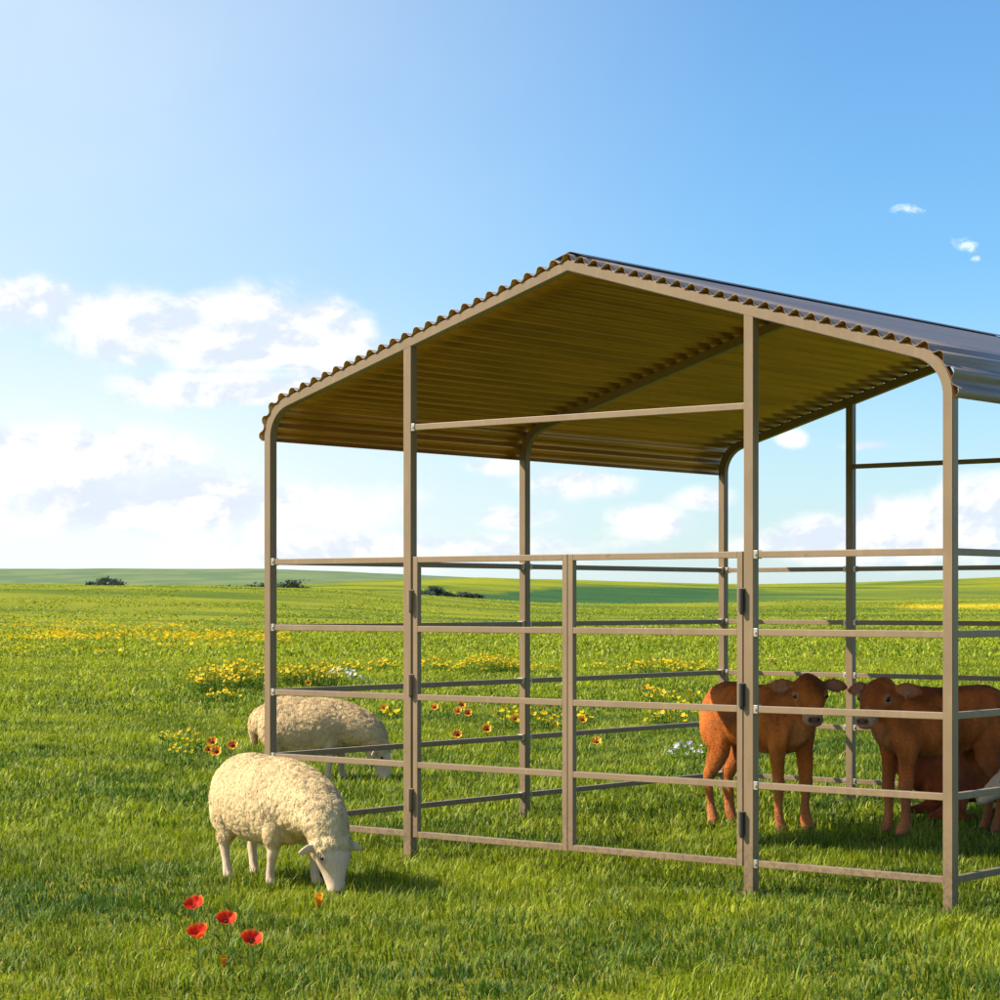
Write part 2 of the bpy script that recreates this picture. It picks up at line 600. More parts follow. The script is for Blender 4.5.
def blades(P, h, w, az, lean, colr):
    """P (n,3) bases; 2-segment blades; returns verts, quads, tris, tint"""
    n = len(P)
    side = np.stack([np.cos(az), np.sin(az), 0 * az], -1)
    bend = np.stack([-np.sin(az), np.cos(az), 0 * az], -1)
    up = np.array([0, 0, 1.0])
    h = h[:, None]; w = w[:, None]; lean = lean[:, None]
    mid = P + up * h * .55 * (1 - lean * .15) + bend * h * lean * .28
    tip = P + up * h * (1 - lean * .35) + bend * h * lean * .95
    V = np.stack([P - side * w * .5, P + side * w * .5, mid + side * w * .42, mid - side * w * .42, tip], 1).reshape(-1, 3)
    b = np.arange(n)[:, None] * 5
    Q = b + np.array([[0, 1, 2, 3]]); Tt = b + np.array([[3, 2, 4]])
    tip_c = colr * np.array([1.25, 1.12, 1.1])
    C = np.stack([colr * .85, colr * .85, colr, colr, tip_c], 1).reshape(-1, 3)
    C = np.concatenate([C, np.ones((len(C), 1))], 1)
    return V, Q, Tt, C


def grass_zone(d0, d1, dens, h0, w0, seed, pxr=(-250, 1250)):
    r = np.random.default_rng(seed)
    a0 = (pxr[0] - 500) / CF; a1 = (pxr[1] - 500) / CF
    area = (a1 - a0) * (d1 * d1 - d0 * d0) / 2
    n = int(area * dens)
    d = np.sqrt(r.random(n) * (d1 * d1 - d0 * d0) + d0 * d0)
    s = a0 + (a1 - a0) * r.random(n)
    X = CAM.x + FW.x * d + RT.x * s * d; Y = CAM.y + FW.y * d + RT.y * s * d
    fade = (1 - smoothstep(d, 70, 118)) if d1 < 200 else smoothstep(d, 95, 130) * (1 - smoothstep(d, 180, 310))
    if d1 > 200: fade = fade * np.clip(vnoise(s * 60, d / 11, 1.0, 31) * 2.2 - .5, 0, 1)
    k1 = vnoise(X, Y, .16, 11); k2 = vnoise(X, Y, .55, 12); k3 = vnoise(X, Y, 2.7, 13); k4 = vnoise(X, Y, .07, 14)
    keep = r.random(n) < (.30 + .55 * k1 + .45 * k4) * fade
    X, Y, d, k1, k2, k3, k4 = [q[keep] for q in (X, Y, d, k1, k2, k3, k4)]
    n = len(X)
    h = h0 * (.45 + .65 * k1 + .45 * k2) * (.6 + .8 * r.random(n))
    tall = r.random(n) < .03
    h = np.where(tall, h * 1.6, h)
    w = w0 * (.6 + .8 * r.random(n))
    az = r.random(n) * 2 * PI
    # tufts lean together
    la = vnoise(X, Y, .22, 15) * 4 * PI
    az = np.where(r.random(n) < .55, la + r.normal(0, .5, n), az)
    lean = np.clip(.15 + .9 * r.random(n) ** 1.3, 0, 1.1)
    mixf = np.clip(.12 + .46 * smoothstep(d, 13, 45) + .75 * k3 * .6 + .8 * (k2 - .5) + r.normal(0, .22, n), 0, 1)[:, None]
    g1 = np.array([.052, .125, .012]); g2 = np.array([.34, .40, .014])
    col = g1 * (1 - mixf) + g2 * mixf
    dry = (r.random(n) < .05)[:, None]
    col = np.where(dry, np.array([.40, .36, .09]), col)
    col *= (.60 + .8 * r.random(n))[:, None]
    Z = ground_z(X, Y)
    return blades(np.stack([X, Y, Z - .003], -1), h, w, az, lean, col)


zones = [(6.2, 13, 4200, .050, .0052, 1), (13, 26, 1500, .055, .0095, 2), (26, 52, 330, .065, .020, 3), (52, 120, 55, .09, .050, 4), (95, 300, 7, .08, .10, 5)]
V, Q, TT, CC = [], [], [], []; base = 0
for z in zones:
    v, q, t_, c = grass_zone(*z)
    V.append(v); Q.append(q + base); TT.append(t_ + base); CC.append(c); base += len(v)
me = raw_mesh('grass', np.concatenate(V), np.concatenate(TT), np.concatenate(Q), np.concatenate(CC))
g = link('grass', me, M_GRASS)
tag(g, 'short bright green meadow grass in leaning tufts', 'grass', kind='stuff')
del V, Q, TT, CC

# ------------------------------------------------------------------ flowers and plants
def petal_flower(name_parts, root, c, size, n, cup, cols, tilt, rs, centre=(0.06, 0.014, 0.008), csize=.16, ruffle=.12):
    """one blossom as a mesh of n broad petals round c; cols=(inner, outer, rim)"""
    verts, quads, tint = [], [], []
    TM = Matrix.Rotation(tilt[0], 3, Vector((math.cos(tilt[1]), math.sin(tilt[1]), 0)))
    steps, across = 5, 5
    for k in range(n):
        a0 = 2 * PI * k / n + rs.random() * .25
        wid = 2 * PI / n * 1.25
        lift = (k % 2) * .02 * size
        b0 = len(verts)
        for i in range(steps + 1):
            f = i / steps
            for j in range(across):
                u = j / (across - 1) * 2 - 1
                wf = math.sin(min(1, f * 1.15 + .12) * PI * .62)
                rr_ = size * .5 * f * (1 - .16 * u * u * f)
                a = a0 + u * wid * .5 * wf
                z = size * cup * (f ** 2) * .6 + lift + size * ruffle * f * math.sin(u * 5 + k * 2.1) * .35 + rs.gauss(0, .006 * size)
                p = TM @ Vector((rr_ * math.cos(a), rr_ * math.sin(a), z))
                verts.append((c[0] + p.x, c[1] + p.y, c[2] + p.z))
                edge = max(f, abs(u) * .6 + .35 * f)
                if f < .28: cc = cols[0]
                elif edge > (.93 if n < 7 else .78): cc = cols[2]
                else: cc = cols[1]
                tint.append((*cc, 1))
        for i in range(steps):
            for j in range(across - 1):
                q = b0 + i * across + j
                quads.append((q, q + 1, q + 1 + across, q + across))
    me = raw_mesh(name_parts, np.array(verts), None, np.array(quads), np.array(tint), True)
    fl = link(name_parts, me, M_PETAL, root)
    bm = bmesh.new()
    bmesh.ops.create_icosphere(bm, subdivisions=2, radius=size * csize * .5)
    bmesh.ops.scale(bm, vec=(1, 1, .6), verts=bm.verts)
    q = TM @ Vector((0, 0, size * .03))
    bmesh.ops.translate(bm, vec=(c[0] + q.x, c[1] + q.y, c[2] + q.z), verts=bm.verts)
    mm = bpy.data.materials.get('flower_centre') or new_mat('flower_centre')[0]
    mm.node_tree.nodes['Principled BSDF'].inputs['Base Color'].default_value = (*centre, 1)
    mm.node_tree.nodes['Principled BSDF'].inputs['Roughness'].default_value = .9
    bm_obj('flower_centre', bm, mm, fl)
    return fl


def stems_mesh(stems, leaves, green=(.07, .13, .02)):
    """stems: list of (p0,p1,r); leaves: list of (p, az, length, width, rise)"""
    V, Q, Tr, C = [], [], [], []
    for (p0, p1, r) in stems:
        p0 = Vector(p0); p1 = Vector(p1)
        mid = p0.lerp(p1, .5) + Vector((random.gauss(0, .01), random.gauss(0, .01), 0))
        ring = []
        for p, rr_ in ((p0, r), (mid, r * .85), (p1, r * .7)):
            b0 = len(V)
            for k in range(4):
                V.append((p.x + rr_ * math.cos(k * PI / 2), p.y + rr_ * math.sin(k * PI / 2), p.z)); C.append((*green, 1))
            ring.append(b0)
        for i in range(2):
            for k in range(4):
                Q.append((ring[i] + k, ring[i] + (k + 1) % 4, ring[i + 1] + (k + 1) % 4, ring[i + 1] + k))
    for (p, az, L, w, rise) in leaves:
        p = Vector(p); d = Vector((math.cos(az), math.sin(az), 0)); s = Vector((-d.y, d.x, 0))
        b0 = len(V); f = .7 + .6 * random.random()
        g = tuple(x * f for x in green)
        for q in (p, p + d * L * .5 + s * w * .5 + Vector((0, 0, rise * L * .55)), p + d * L * .5 - s * w * .5 + Vector((0, 0, rise * L * .55)),
                  p + d * L + Vector((0, 0, rise * L * .7))):
            V.append(tuple(q)); C.append((*g, 1))
        Q.append((b0, b0 + 1, b0 + 3, b0 + 2))
    return raw_mesh('stem', np.array(V), None, np.array(Q), np.array(C))


def poppy(px, y_flower, h, size, label, cols, group, tilt=None, cup=.9, n=5, name='poppy', cat='poppy', csize=.2):
    # find the distance where a flower of height h shows at row y_flower
    d = CF * (CAM.z - h) / (y_flower - CH)
    p = spot(px, d); gz = float(ground_z(np.array([p.x]), np.array([p.y]))[0])
    root = empty(name, (p.x, p.y, gz), 0, label, cat, group)
    lean = Vector((random.gauss(0, .012), random.gauss(0, .012), 0))
    lv = [((0, 0, .005 + .02 * k), random.random() * 6.28, .05 + .03 * random.random(), .014, .9) for k in range(7)]
    me = stems_mesh([((lean.x * -1, lean.y * -1, 0), (0, 0, h), .0022)], lv)
    link('stem', me, M_LEAF, root)
    t = tilt or (random.uniform(.2, .8), random.random() * 6.28)
    petal_flower('petals', root, (0, 0, h), size, n, cup, cols, t, random, csize=csize)
    return root


RED = ((.25, .012, .006), (.70, .030, .012), (.85, .22, .03))
BLK = ((.35, .03, .01), (.72, .07, .015), (.90, .55, .04))
ORG = ((.35, .06, .01), (.80, .26, .02), (.88, .50, .04))
PG = 'red poppies in the front grass'
def fg_tilt(): return (0.55 + random.uniform(-.1, .25), YAW + random.uniform(-.5, .5))
poppy(195, 907, .15, .085, 'wide red poppy, topmost of the four in the front grass', RED, PG, fg_tilt(), .5)
poppy(226, 922, .15, .082, 'red poppy just below and right of the topmost of the four front poppies', RED, PG, fg_tilt(), .5)
poppy(199, 937, .15, .080, 'rounder red poppy, lower left of the front four', RED, PG, fg_tilt(), .75)
poppy(251, 942, .15, .082, 'red poppy lowest and farthest right of the front four', RED, PG, fg_tilt(), .5)
poppy(319, 907, .07, .042, 'small half closed orange red bud in the grass below the grazing sheep head', ORG, None, (.3, YAW), 2.2, 4, 'flower_bud', 'flower bud')
poppy(224, 967, .05, .030, 'tiny orange bud in the grass under the four front poppies', ORG, None, (.3, YAW), 2.2, 4, 'flower_bud', 'flower bud')
GG = 'red and yellow blanket flowers in the meadow'
def mid_tilt(): return (0.9 + random.uniform(-.2, .2), YAW + random.uniform(-.3, .3))
MF = [(212, 742, 'red blossom with orange rim, top of the trio left of the sheep'),
      (216.5, 751.5, 'large red blossom with orange rim, bottom of the trio left of the sheep'),
      (208, 749.5, 'smallest darkest red blossom, left in the trio left of the sheep'),
      (232.5, 745.5, 'single red blossom with orange rim between the trio and the corner post'),
      (384, 708, 'single orange blossom with red centre above the far sheep and left of the gate post'),
      (434.5, 707.5, 'orange rimmed red blossom just right of the left gate hinge post under the third rail'),
      (461.5, 705, 'red blossom topmost of the tight trio beyond the left gate leaf'),
      (458, 711.5, 'red blossom at left of the tight trio beyond the left gate leaf'),
      (467.5, 713, 'red blossom at right of the tight trio beyond the left gate leaf'),
      (486.5, 729, 'wide orange red blossom left of the middle arch post'),
      (457, 734.5, 'orange red blossom, lowest one beyond the left gate leaf'),
      (582, 720, 'orange blossom just right of the middle gate upright'),
      (596, 742, 'dark red and orange blossom beyond the right gate leaf, under the fourth rail line'),
      (645, 688, 'small orange blossom high beyond the right gate leaf'),
      (515, 719, 'orange blossom in the yellow flowers beside the middle arch post'),
      (308, 683, 'red centred orange blossom in the yellow flowers right of the corner post')]
for (x, y, lab) in MF:
    poppy(x, y, .13, .100 if 'small' not in lab else .070, lab, ORG if 'orange blossom' in lab else BLK, GG, mid_tilt(), .3, 7, 'blanket_flower', 'flower', .42)


def flower_clump(px, y_base, width, height, nf, label, col=(.88, .66, .012), fs=.042, group='yellow flower clumps in the meadow',
                 name='yellow_flower_clump', dark=.9):
    p = gspot(px, y_base)
    gz = float(ground_z(np.array([p.x]), np.array([p.y]))[0])
    root = empty(name, (p.x, p.y, gz), YAW, label, 'flower clump', group)
    stems, leaves = [], []
    V, Q, C = [], [], []
    for i in range(int(nf * 1.9)):
        u = max(-1.15, min(1.15, random.gauss(0, .5))); v = random.uniform(-.5, .5)
        x = u * width * .72; y = v * width * .9
        hh = height * (1 - .5 * u * u) * random.uniform(.45, 1.05)
        stems.append(((x * .85, y * .85, 0), (x, y, hh), .003))
        for k in range(3):
            leaves.append(((x * .93, y * .93, hh * random.uniform(.05, .8)), random.random() * 6.28, random.uniform(.05, .10), .03, random.uniform(-.2, 1)))
        f = random.uniform(.75, 1.1)
        fs = fs if y_base < 740 else .030
        tz = random.uniform(.3, 1.2); ta = random.uniform(-.9, .9)
        TM = Matrix.Rotation(tz, 3, Vector((math.cos(ta), math.sin(ta), 0)))
        b0 = len(V); s = fs * random.uniform(.7, 1.25)
        V.append((x, y, hh)); C.append((col[0] * .8, col[1] * .55, col[2], 1))
        for k in range(10):
            r_ = s * (.62 if k % 2 else .42)
            q = TM @ Vector((r_ * math.cos(k * PI / 5), r_ * math.sin(k * PI / 5), .012 if k % 2 else 0))
            V.append((x + q.x, y + q.y, hh + q.z)); C.append((col[0] * f, col[1] * f, col[2], 1))
        for k in range(10): Q.append((b0, b0 + 1 + k, b0 + 1 + (k + 1) % 10))
    me = stems_mesh(stems, leaves, (.12, .22, .02)); link('foliage', me, M_LEAF, root)
    me = raw_mesh('blossoms', np.array(V), np.array(Q), None, np.array(C)); link('blossoms', me, M_PETAL, root)
    return root


CL = [(213, 694, .55, .42, 46, 'tall yellow flower clump, leftmost of those left of the corner post'),
      (235, 690, .55, .44, 60, 'dense golden flower clump in the middle of those left of the corner post'),
      (255, 691, .5, .38, 36, 'yellow flower clump touching the left side of the corner post'),
      (222, 702, .3, .22, 14, 'low sparse yellow clump in front of the tall clumps left of the corner post'),
      (290, 688, .5, .36, 34, 'yellow flower clump just right of the corner post'),
      (318, 688, .6, .38, 48, 'golden flower clump between corner post and left gate post, the densest there'),
      (352, 674, .5, .22, 20, 'low yellow clump high in the left panel, before the gate post'),
      (384, 672, .5, .24, 22, 'yellow clump with orange heads nearest the left side of the gate post'),
      (436, 672, .6, .26, 26, 'small yellow clump just right of the left gate post'),
      (474, 672, .4, .30, 16, 'sparse yellow clump left part of the dark leaved row beyond the left gate leaf'),
      (490, 674, .9, .34, 60, 'dense yellow flower row left of the middle arch post'),
      (507, 674, .6, .28, 30, 'yellow clump touching the left side of the middle arch post'),
      (540, 675, .5, .20, 12, 'sparse yellow clump between middle arch post and gate centre'),
      (597, 672, .5, .22, 8, 'few yellow blossoms right of the gate centre'),
      (662, 675, 1.0, .28, 56, 'dense bright yellow row beyond the right gate leaf'),
      (700, 675, .7, .26, 26, 'yellow clump just left of the far corner post'),
      (653, 705, .25, .26, 9, 'three yellow heads in mid field beyond the right gate leaf'),
      (672, 703, .25, .16, 6, 'tiny yellow clump between mid field heads and far corner post'),
      (692, 702, .2, .16, 6, 'tiny yellow clump left of the red calf back'),
      (665, 726, .35, .20, 12, 'low yellow clump beyond the third rail of the right gate leaf'),
      (686, 716, .35, .16, 8, 'yellow clump beside the rump of the red calf'),
      (508, 730, .25, .24, 12, 'bright yellow clump left of the middle arch post under the fourth side rail'),
      (535, 732, .35, .26, 14, 'golden clump right of the middle arch post'),
      (560, 732, .22, .18, 7, 'yellow clump touching the left of the gate centre upright'),
      (585, 724, .22, .14, 5, 'yellow heads beside the orange blossom right of the gate centre'),
      (192, 756, .22, .24, 7, 'yellow clump left of the blanket flower trio'),
      (181, 768, .25, .20, 6, 'yellow clump lowest at left of the near sheep'),
      (170, 752, .3, .20, 5, 'pale yellow clump farthest left beside the trio'),
      (392, 720, .22, .14, 6, 'small pale clump beneath the orange blossom left of the gate post'),
      (120, 708, .6, .36, 26, 'yellow flower clump in the open meadow at left'),
      (60, 700, .7, .34, 26, 'yellow flower clump near the left edge of the meadow')]
for (px, yb, wd, hh, nf, lab) in CL:
    if lab.startswith('yellow flower clump in the open') or lab.startswith('yellow flower clump near'): continue
    flower_clump(px, yb, wd, hh, nf, lab)
flower_clump(341, 685, .55, .26, 22, 'white flower clump between the corner post and the gate post', (.80, .80, .70), .045, None, 'white_flower_clump')
flower_clump(694, 764, .30, .20, 12, 'white flower clump in the grass left of the red calf', (.80, .80, .72), .03, None, 'white_flower_clump')
flower_clump(775, 668, .35, .22, 9, 'pale yellow clump high behind the right gate post', (.8, .66, .15), .035)

# low yellow flowers in streaks over the left meadow: nobody could count them
def yellow_drift():
    r = np.random.default_rng(5)
    pts = []
    for (x0, x1, y0, y1, n) in ((-150, 290, 626, 631, 1300), (-150, 290, 634, 642, 2300), (150, 240, 640, 652, 90), (-150, 180, 652, 658, 120)):
        px = r.uniform(x0, x1, n); yy = r.uniform(y0, y1, n) + (px - 100) * .012
        pts.append(np.stack([px, yy], -1))
    p = np.concatenate(pts)
    k = vnoise(p[:, 0], p[:, 1] * 8, 22, 9); p = p[k > .42]
    d = CF * CAM.z / (p[:, 1] - CH)
    s = (p[:, 0] - 500) / CF
    X = CAM.x + FW.x * d + RT.x * s * d; Y = CAM.y + FW.y * d + RT.y * s * d
    Z = ground_z(X, Y) + r.uniform(.08, .22, len(X))
    n = len(X); sz = r.uniform(.025, .055, n)
    V = np.zeros((n, 6, 3)); tint = np.zeros((n, 6, 4)); tint[..., 3] = 1
    tz = r.uniform(.1, .9, n); ta = r.uniform(0, 6.28, n)
    for k in range(6):
        a = k * PI / 3
        lx, ly = np.cos(a) * sz, np.sin(a) * sz
        V[:, k, 0] = X + lx; V[:, k, 1] = Y + ly
        V[:, k, 2] = Z + (lx * np.cos(ta) + ly * np.sin(ta)) * tz + (.02 if k % 2 else 0)
    f = r.uniform(.75, 1.1, n)
    tint[..., 0] = (.78 * f)[:, None]; tint[..., 1] = (.54 * f)[:, None]; tint[..., 2] = .012
    V = V.reshape(-1, 3); b = np.arange(n)[:, None] * 6
    Q = np.concatenate([b + np.array([[0, 1, 2, 3]]), b + np.array([[0, 3, 4, 5]])])
    me = raw_mesh('yellow_flowers', V, None, Q, tint.reshape(-1, 4))
    o = link('yellow_flowers', me, M_PETAL)
    tag(o, 'streaks of low yellow flowers across the far left meadow', 'flowers', kind='stuff')


yellow_drift()


# ------------------------------------------------------------------ far hedge bushes
def far_tree(px, d, w, h, label, seed):
    r = np.random.default_rng(seed)
    p = spot(px, d)
    gz = float(ground_z(np.array([p.x]), np.array([p.y]))[0])
    root = empty('tree', (p.x, p.y, gz), YAW, label, 'tree', 'dark trees along the hill hedgerow')
    bm = bmesh.new()
    for k in range(4):
        a = k * 1.6 + seed
        tip = Vector((math.cos(a) * w * .2, math.sin(a) * w * .2, h * .6))
        m = Matrix.Translation(tip * .5) @ Vector((0, 0, 1)).rotation_difference(tip.normalized()).to_matrix().to_4x4()
        bmesh.ops.create_cone(bm, cap_ends=True, segments=6, radius1=.16, radius2=.05, depth=tip.length, matrix=m)
    mb = bpy.data.materials.get('bark')
    if not mb:
        mb, t, b, oc = new_mat('bark')
        t.put(b.inputs['Base Color'], t.mix(t.noise(oc, 6, 5), (.05, .035, .025), (.11, .08, .06)))
    bm_obj('trunk', bm, mb, root)
    n = 2600
    cl = r.normal(0, 1, (9, 3)) * np.array([w * .23, w * .2, h * .13]) + np.array([0, 0, h * .56])
    c = cl[r.integers(0, 9, n)] + r.normal(0, 1, (n, 3)) * np.array([w * .10, w * .10, h * .12])
    c[:, 2] = np.clip(c[:, 2], .1, h * 1.05)
    s = r.uniform(.10, .24, n)[:, None]
    a = r.normal(0, 1, (n, 3)); a /= np.linalg.norm(a, axis=1)[:, None]
    b_ = np.cross(a, r.normal(0, 1, (n, 3))); b_ /= np.linalg.norm(b_, axis=1)[:, None]
    V = np.stack([c + a * s, c + b_ * s * .6, c - a * s, c - b_ * s * .6], 1).reshape(-1, 3)
    f = r.uniform(.6, 1.3, n)
    C = np.repeat(np.stack([0.075 * f, .105 * f, .070 * f, np.ones(n)], -1), 4, axis=0)  # leaf green lightened and greyed, distance haze put into the colour
    Q = np.arange(n * 4).reshape(n, 4)
    link('crown', raw_mesh('crown', V, None, Q, C), M_LEAF, root)


TREES = [(107, 300, 2.2, 1.5, 'dark rounded tree alone on the ridge at far left'),
         (100, 305, 1.6, 1.1, 'smaller dark tree touching the lone rounded tree at far left'),
         (117, 310, 1.0, .8, 'tiny bush right of the lone rounded tree at far left'),
         (235, 330, 2.6, 1.2, 'long low dark tree left of the shed corner post'),
         (250, 335, 2.0, 1.3, 'dark tree next to the left side of the shed corner post'),
         (283, 340, 3.4, 2.0, 'largest dark tree right of the shed corner post on the hill'),
         (293, 345, 2.4, 1.3, 'dark tree on the right flank of the largest hill tree'),
         (304, 345, 1.2, .85, 'small round bush right of the hill tree group'),
         (312, 350, .7, .6, 'tiniest bush at the right end of the hill tree group'),
         (426, 420, 2.4, 1.4, 'dark tree at left end of the valley hedge, beside the left gate post'),
         (434, 425, 2.6, 1.8, 'tallest dark tree of the valley hedge'),
         (443, 425, 2.2, 1.2, 'dark tree in the valley hedge right of the tallest one'),
         (452, 430, 1.8, .9, 'low dark bush in the middle of the valley hedge'),
         (464, 430, 2.6, 1.2, 'wide dark bush in the right half of the valley hedge'),
         (475, 435, 2.2, .9, 'low dark bush at the right end of the valley hedge')]
for i, (px, d, w, h, lab) in enumerate(TREES): far_tree(px, d, w * 1.8, h * 1.3, lab, i + 20)


# ------------------------------------------------------------------ animals
def loft(sections, seg=20, up=(0, 0, 1)):
    """sections: (centre, half width, half height). Elliptic rings square to the path."""
    P = [Vector(s[0]) for s in sections]
    n = len(P); V, F = [], []
    upv = Vector(up)
    for i in range(n):
        tg = (P[min(i + 1, n - 1)] - P[max(i - 1, 0)]).normalized()
        u_ = upv if len(sections[i]) < 4 else Vector(sections[i][3])
        side = tg.cross(u_)
        if side.length < 1e-3: side = tg.cross(Vector((1, 0, 0)))
        side.normalize(); uu = side.cross(tg).normalized()
        for k in range(seg):
            a = 2 * PI * k / seg
            V.append(P[i] + side * math.cos(a) * sections[i][1] + uu * math.sin(a) * sections[i][2])
    for i in range(n - 1):
        for k in range(seg):
            a = i * seg + k; b = i * seg + (k + 1) % seg
            F.append((a, b, b + seg, a + seg))
    F.append(tuple(range(seg - 1, -1, -1))); F.append(tuple(range((n - 1) * seg, n * seg)))
    return V, F


def spline(sections, sub=4):
    """Catmull-Rom refinement of a section list, with rounded ends."""
    out = []
    S = [(Vector(s[0]), s[1], s[2]) for s in sections]
    n = len(S)
    def cr(a, b, c, d, t): return .5 * ((2 * b) + (c - a) * t + (2 * a - 5 * b + 4 * c - d) * t * t + (3 * b - a - 3 * c + d) * t ** 3)
    for i in range(n - 1):
        a, b, c, d = S[max(i - 1, 0)], S[i], S[i + 1], S[min(i + 2, n - 1)]
        for k in range(sub):
            t = k / sub
            out.append((cr(a[0], b[0], c[0], d[0], t), max(.002, cr(a[1], b[1], c[1], d[1], t)), max(.002, cr(a[2], b[2], c[2], d[2], t))))
    out.append(S[-1])
    # round caps
    def cap(s, nb, front):
        dirv = (s[0] - nb[0]).normalized(); r = min(s[1], s[2])
        res = []
        for f in (.35, .65, .87, .97):
            q = math.sqrt(1 - f * f)
            res.append((s[0] + dirv * r * .8 * f, s[1] * q, s[2] * q))
        return res
    head = cap(out[0], out[1], True); tail = cap(out[-1], out[-2], False)
    return list(reversed(head)) + out + tail


def union_mesh(name, pieces, voxel, smooth_it=4):
    V, F = [], []
    for (v, f) in pieces:
        b = len(V); V += [tuple(x) for x in v]; F += [tuple(i + b for i in q) for q in f]
    me = np_mesh(name, V, F)
    bm = bmesh.new(); bm.from_mesh(me); bmesh.ops.recalc_face_normals(bm, faces=bm.faces); bm.to_mesh(me); bm.free()
    tmp = bpy.data.objects.new('tmp', me); COL.objects.link(tmp)
    md = tmp.modifiers.new('r', 'REMESH'); md.mode = 'VOXEL'; md.voxel_size = voxel
    ms = tmp.modifiers.new('s', 'SMOOTH'); ms.factor = .5; ms.iterations = smooth_it
    dg = bpy.context.evaluated_depsgraph_get()
    res = bpy.data.meshes.new_from_object(tmp.evaluated_get(dg))
    bpy.data.objects.remove(tmp); bpy.data.meshes.remove(me)
    res.name = name
    res.polygons.foreach_set('use_smooth', [True] * len(res.polygons))
    return res


def get_co(me):
    c = np.zeros(len(me.vertices) * 3, dtype=np.float32); me.vertices.foreach_get('co', c); c = c.reshape(-1, 3)
    nn = np.zeros(len(me.vertices) * 3, dtype=np.float32); me.vertices.foreach_get('normal', nn)
    return c.astype(float), nn.reshape(-1, 3).astype(float)


def set_tint(me, C):
    at = me.attributes.new('tint', 'FLOAT_COLOR', 'POINT')
    C = np.concatenate([C, np.ones((len(C), 1))], 1)
    at.data.foreach_set('color', C.astype(np.float32).ravel())


def fur_mat(name, rough=.75, scale=90, strength=.5, stretch=(1, 1, .25), sheen=.25, dist=.004):
    m, t, b, oc = new_mat(name)
    sheen = .05
    at = t.add('ShaderNodeAttribute', attribute_name='tint')
    mp = t.add('ShaderNodeMapping'); t.put(mp.inputs[0], oc); mp.inputs['Scale'].default_value = stretch
    n = t.noise(mp.outputs[0], scale, 5, .65, .6); n2 = t.noise(oc, 9, 5, .6)
    c = t.mix(t.smooth(n2, .35, .7, 0, .45), at.outputs['Color'], t.mix(1.0, at.outputs['Color'], (.62, .58, .55), 'MULTIPLY'))
    c = t.mix(t.smooth(n, .4, .65, 0, .35), c, t.mix(1.0, c, (.6, .55, .5), 'MULTIPLY'))
    t.put(b.inputs['Base Color'], c)
    b.inputs['Roughness'].default_value = rough
    b.inputs['Specular IOR Level'].default_value = .25
    b.inputs['Sheen Weight'].default_value = sheen
    b.inputs['Sheen Roughness'].default_value = .4
    t.put(b.inputs['Normal'], t.bump(n, strength, dist))
    return m


M_HIDE = fur_mat('calf_hide')
M_SKIN = fur_mat('sheep_skin', .8, 120, .35)
M_EYE, _t, _b, _ = new_mat('eye_dark')
_b.inputs['Base Color'].default_value = (.012, .008, .006, 1); _b.inputs['Roughness'].default_value = .12


def frame(f, up=(0, 0, 1), roll=0):
    f = Vector(f).normalized(); s = Vector(up).cross(f)            # s = left of the animal
    if s.length < 1e-3: s = Vector((0, 1, 0))
    s.normalize(); u = f.cross(s).normalized()
    if roll:
        R_ = Matrix.Rotation(roll, 3, f); s = R_ @ s; u = R_ @ u
    return f, s, u


def tri_ribbon(P, N, L, Wd, rs, lay=.75, grav=(0, 0, -.5), col=None, field=0):
    """short curved locks on a surface"""
    n = len(P)
    r1 = rs.normal(0, 1, (n, 3)) * (.6 if not field else .28) + np.array(grav)
    if field:
        r1 = r1 + np.array([tuple(noise.noise_vector(Vector(p) * field)) for p in P]) * 1.1
    tg = r1 - N * (r1 * N).sum(1)[:, None]; tg /= np.linalg.norm(tg, axis=1)[:, None] + 1e-9
    sd = np.cross(N, tg)
    L = L[:, None]; Wd = Wd[:, None]
    base = P - N * .003
    mid = base + (tg * lay * .5 + N * (1 - lay * .5) * .75) * L * .6
    tip = base + (tg * lay * 1.0 + N * (1 - lay) * .6) * L
    V = np.stack([base - sd * Wd, base + sd * Wd, mid + sd * Wd * .9, mid - sd * Wd * .9, tip], 1).reshape(-1, 3)
    b = np.arange(n)[:, None] * 5
    C = np.repeat(col, 5, axis=0)
    C = np.concatenate([C, np.ones((len(C), 1))], 1)
    return V, b + np.array([[0, 1, 2, 3]]), b + np.array([[3, 2, 4]]), C


def sample_surface(me, n, rs, keepf):
    me.calc_loop_triangles()
    nt = len(me.loop_triangles)
    idx = np.zeros(nt * 3, dtype=np.int32); me.loop_triangles.foreach_get('vertices', idx); idx = idx.reshape(-1, 3)
    co, nn = get_co(me)
    a, b, c = co[idx[:, 0]], co[idx[:, 1]], co[idx[:, 2]]
    ar = np.linalg.norm(np.cross(b - a, c - a), axis=1)
    k = rs.choice(nt, n, p=ar / ar.sum())
    u = rs.random(n); v = rs.random(n); s = u + v > 1; u[s] = 1 - u[s]; v[s] = 1 - v[s]
    P = a[k] + (b[k] - a[k]) * u[:, None] + (c[k] - a[k]) * v[:, None]
    N = nn[idx[k, 0]]
    m = keepf(P) > rs.random(n)
    return P[m], N[m]


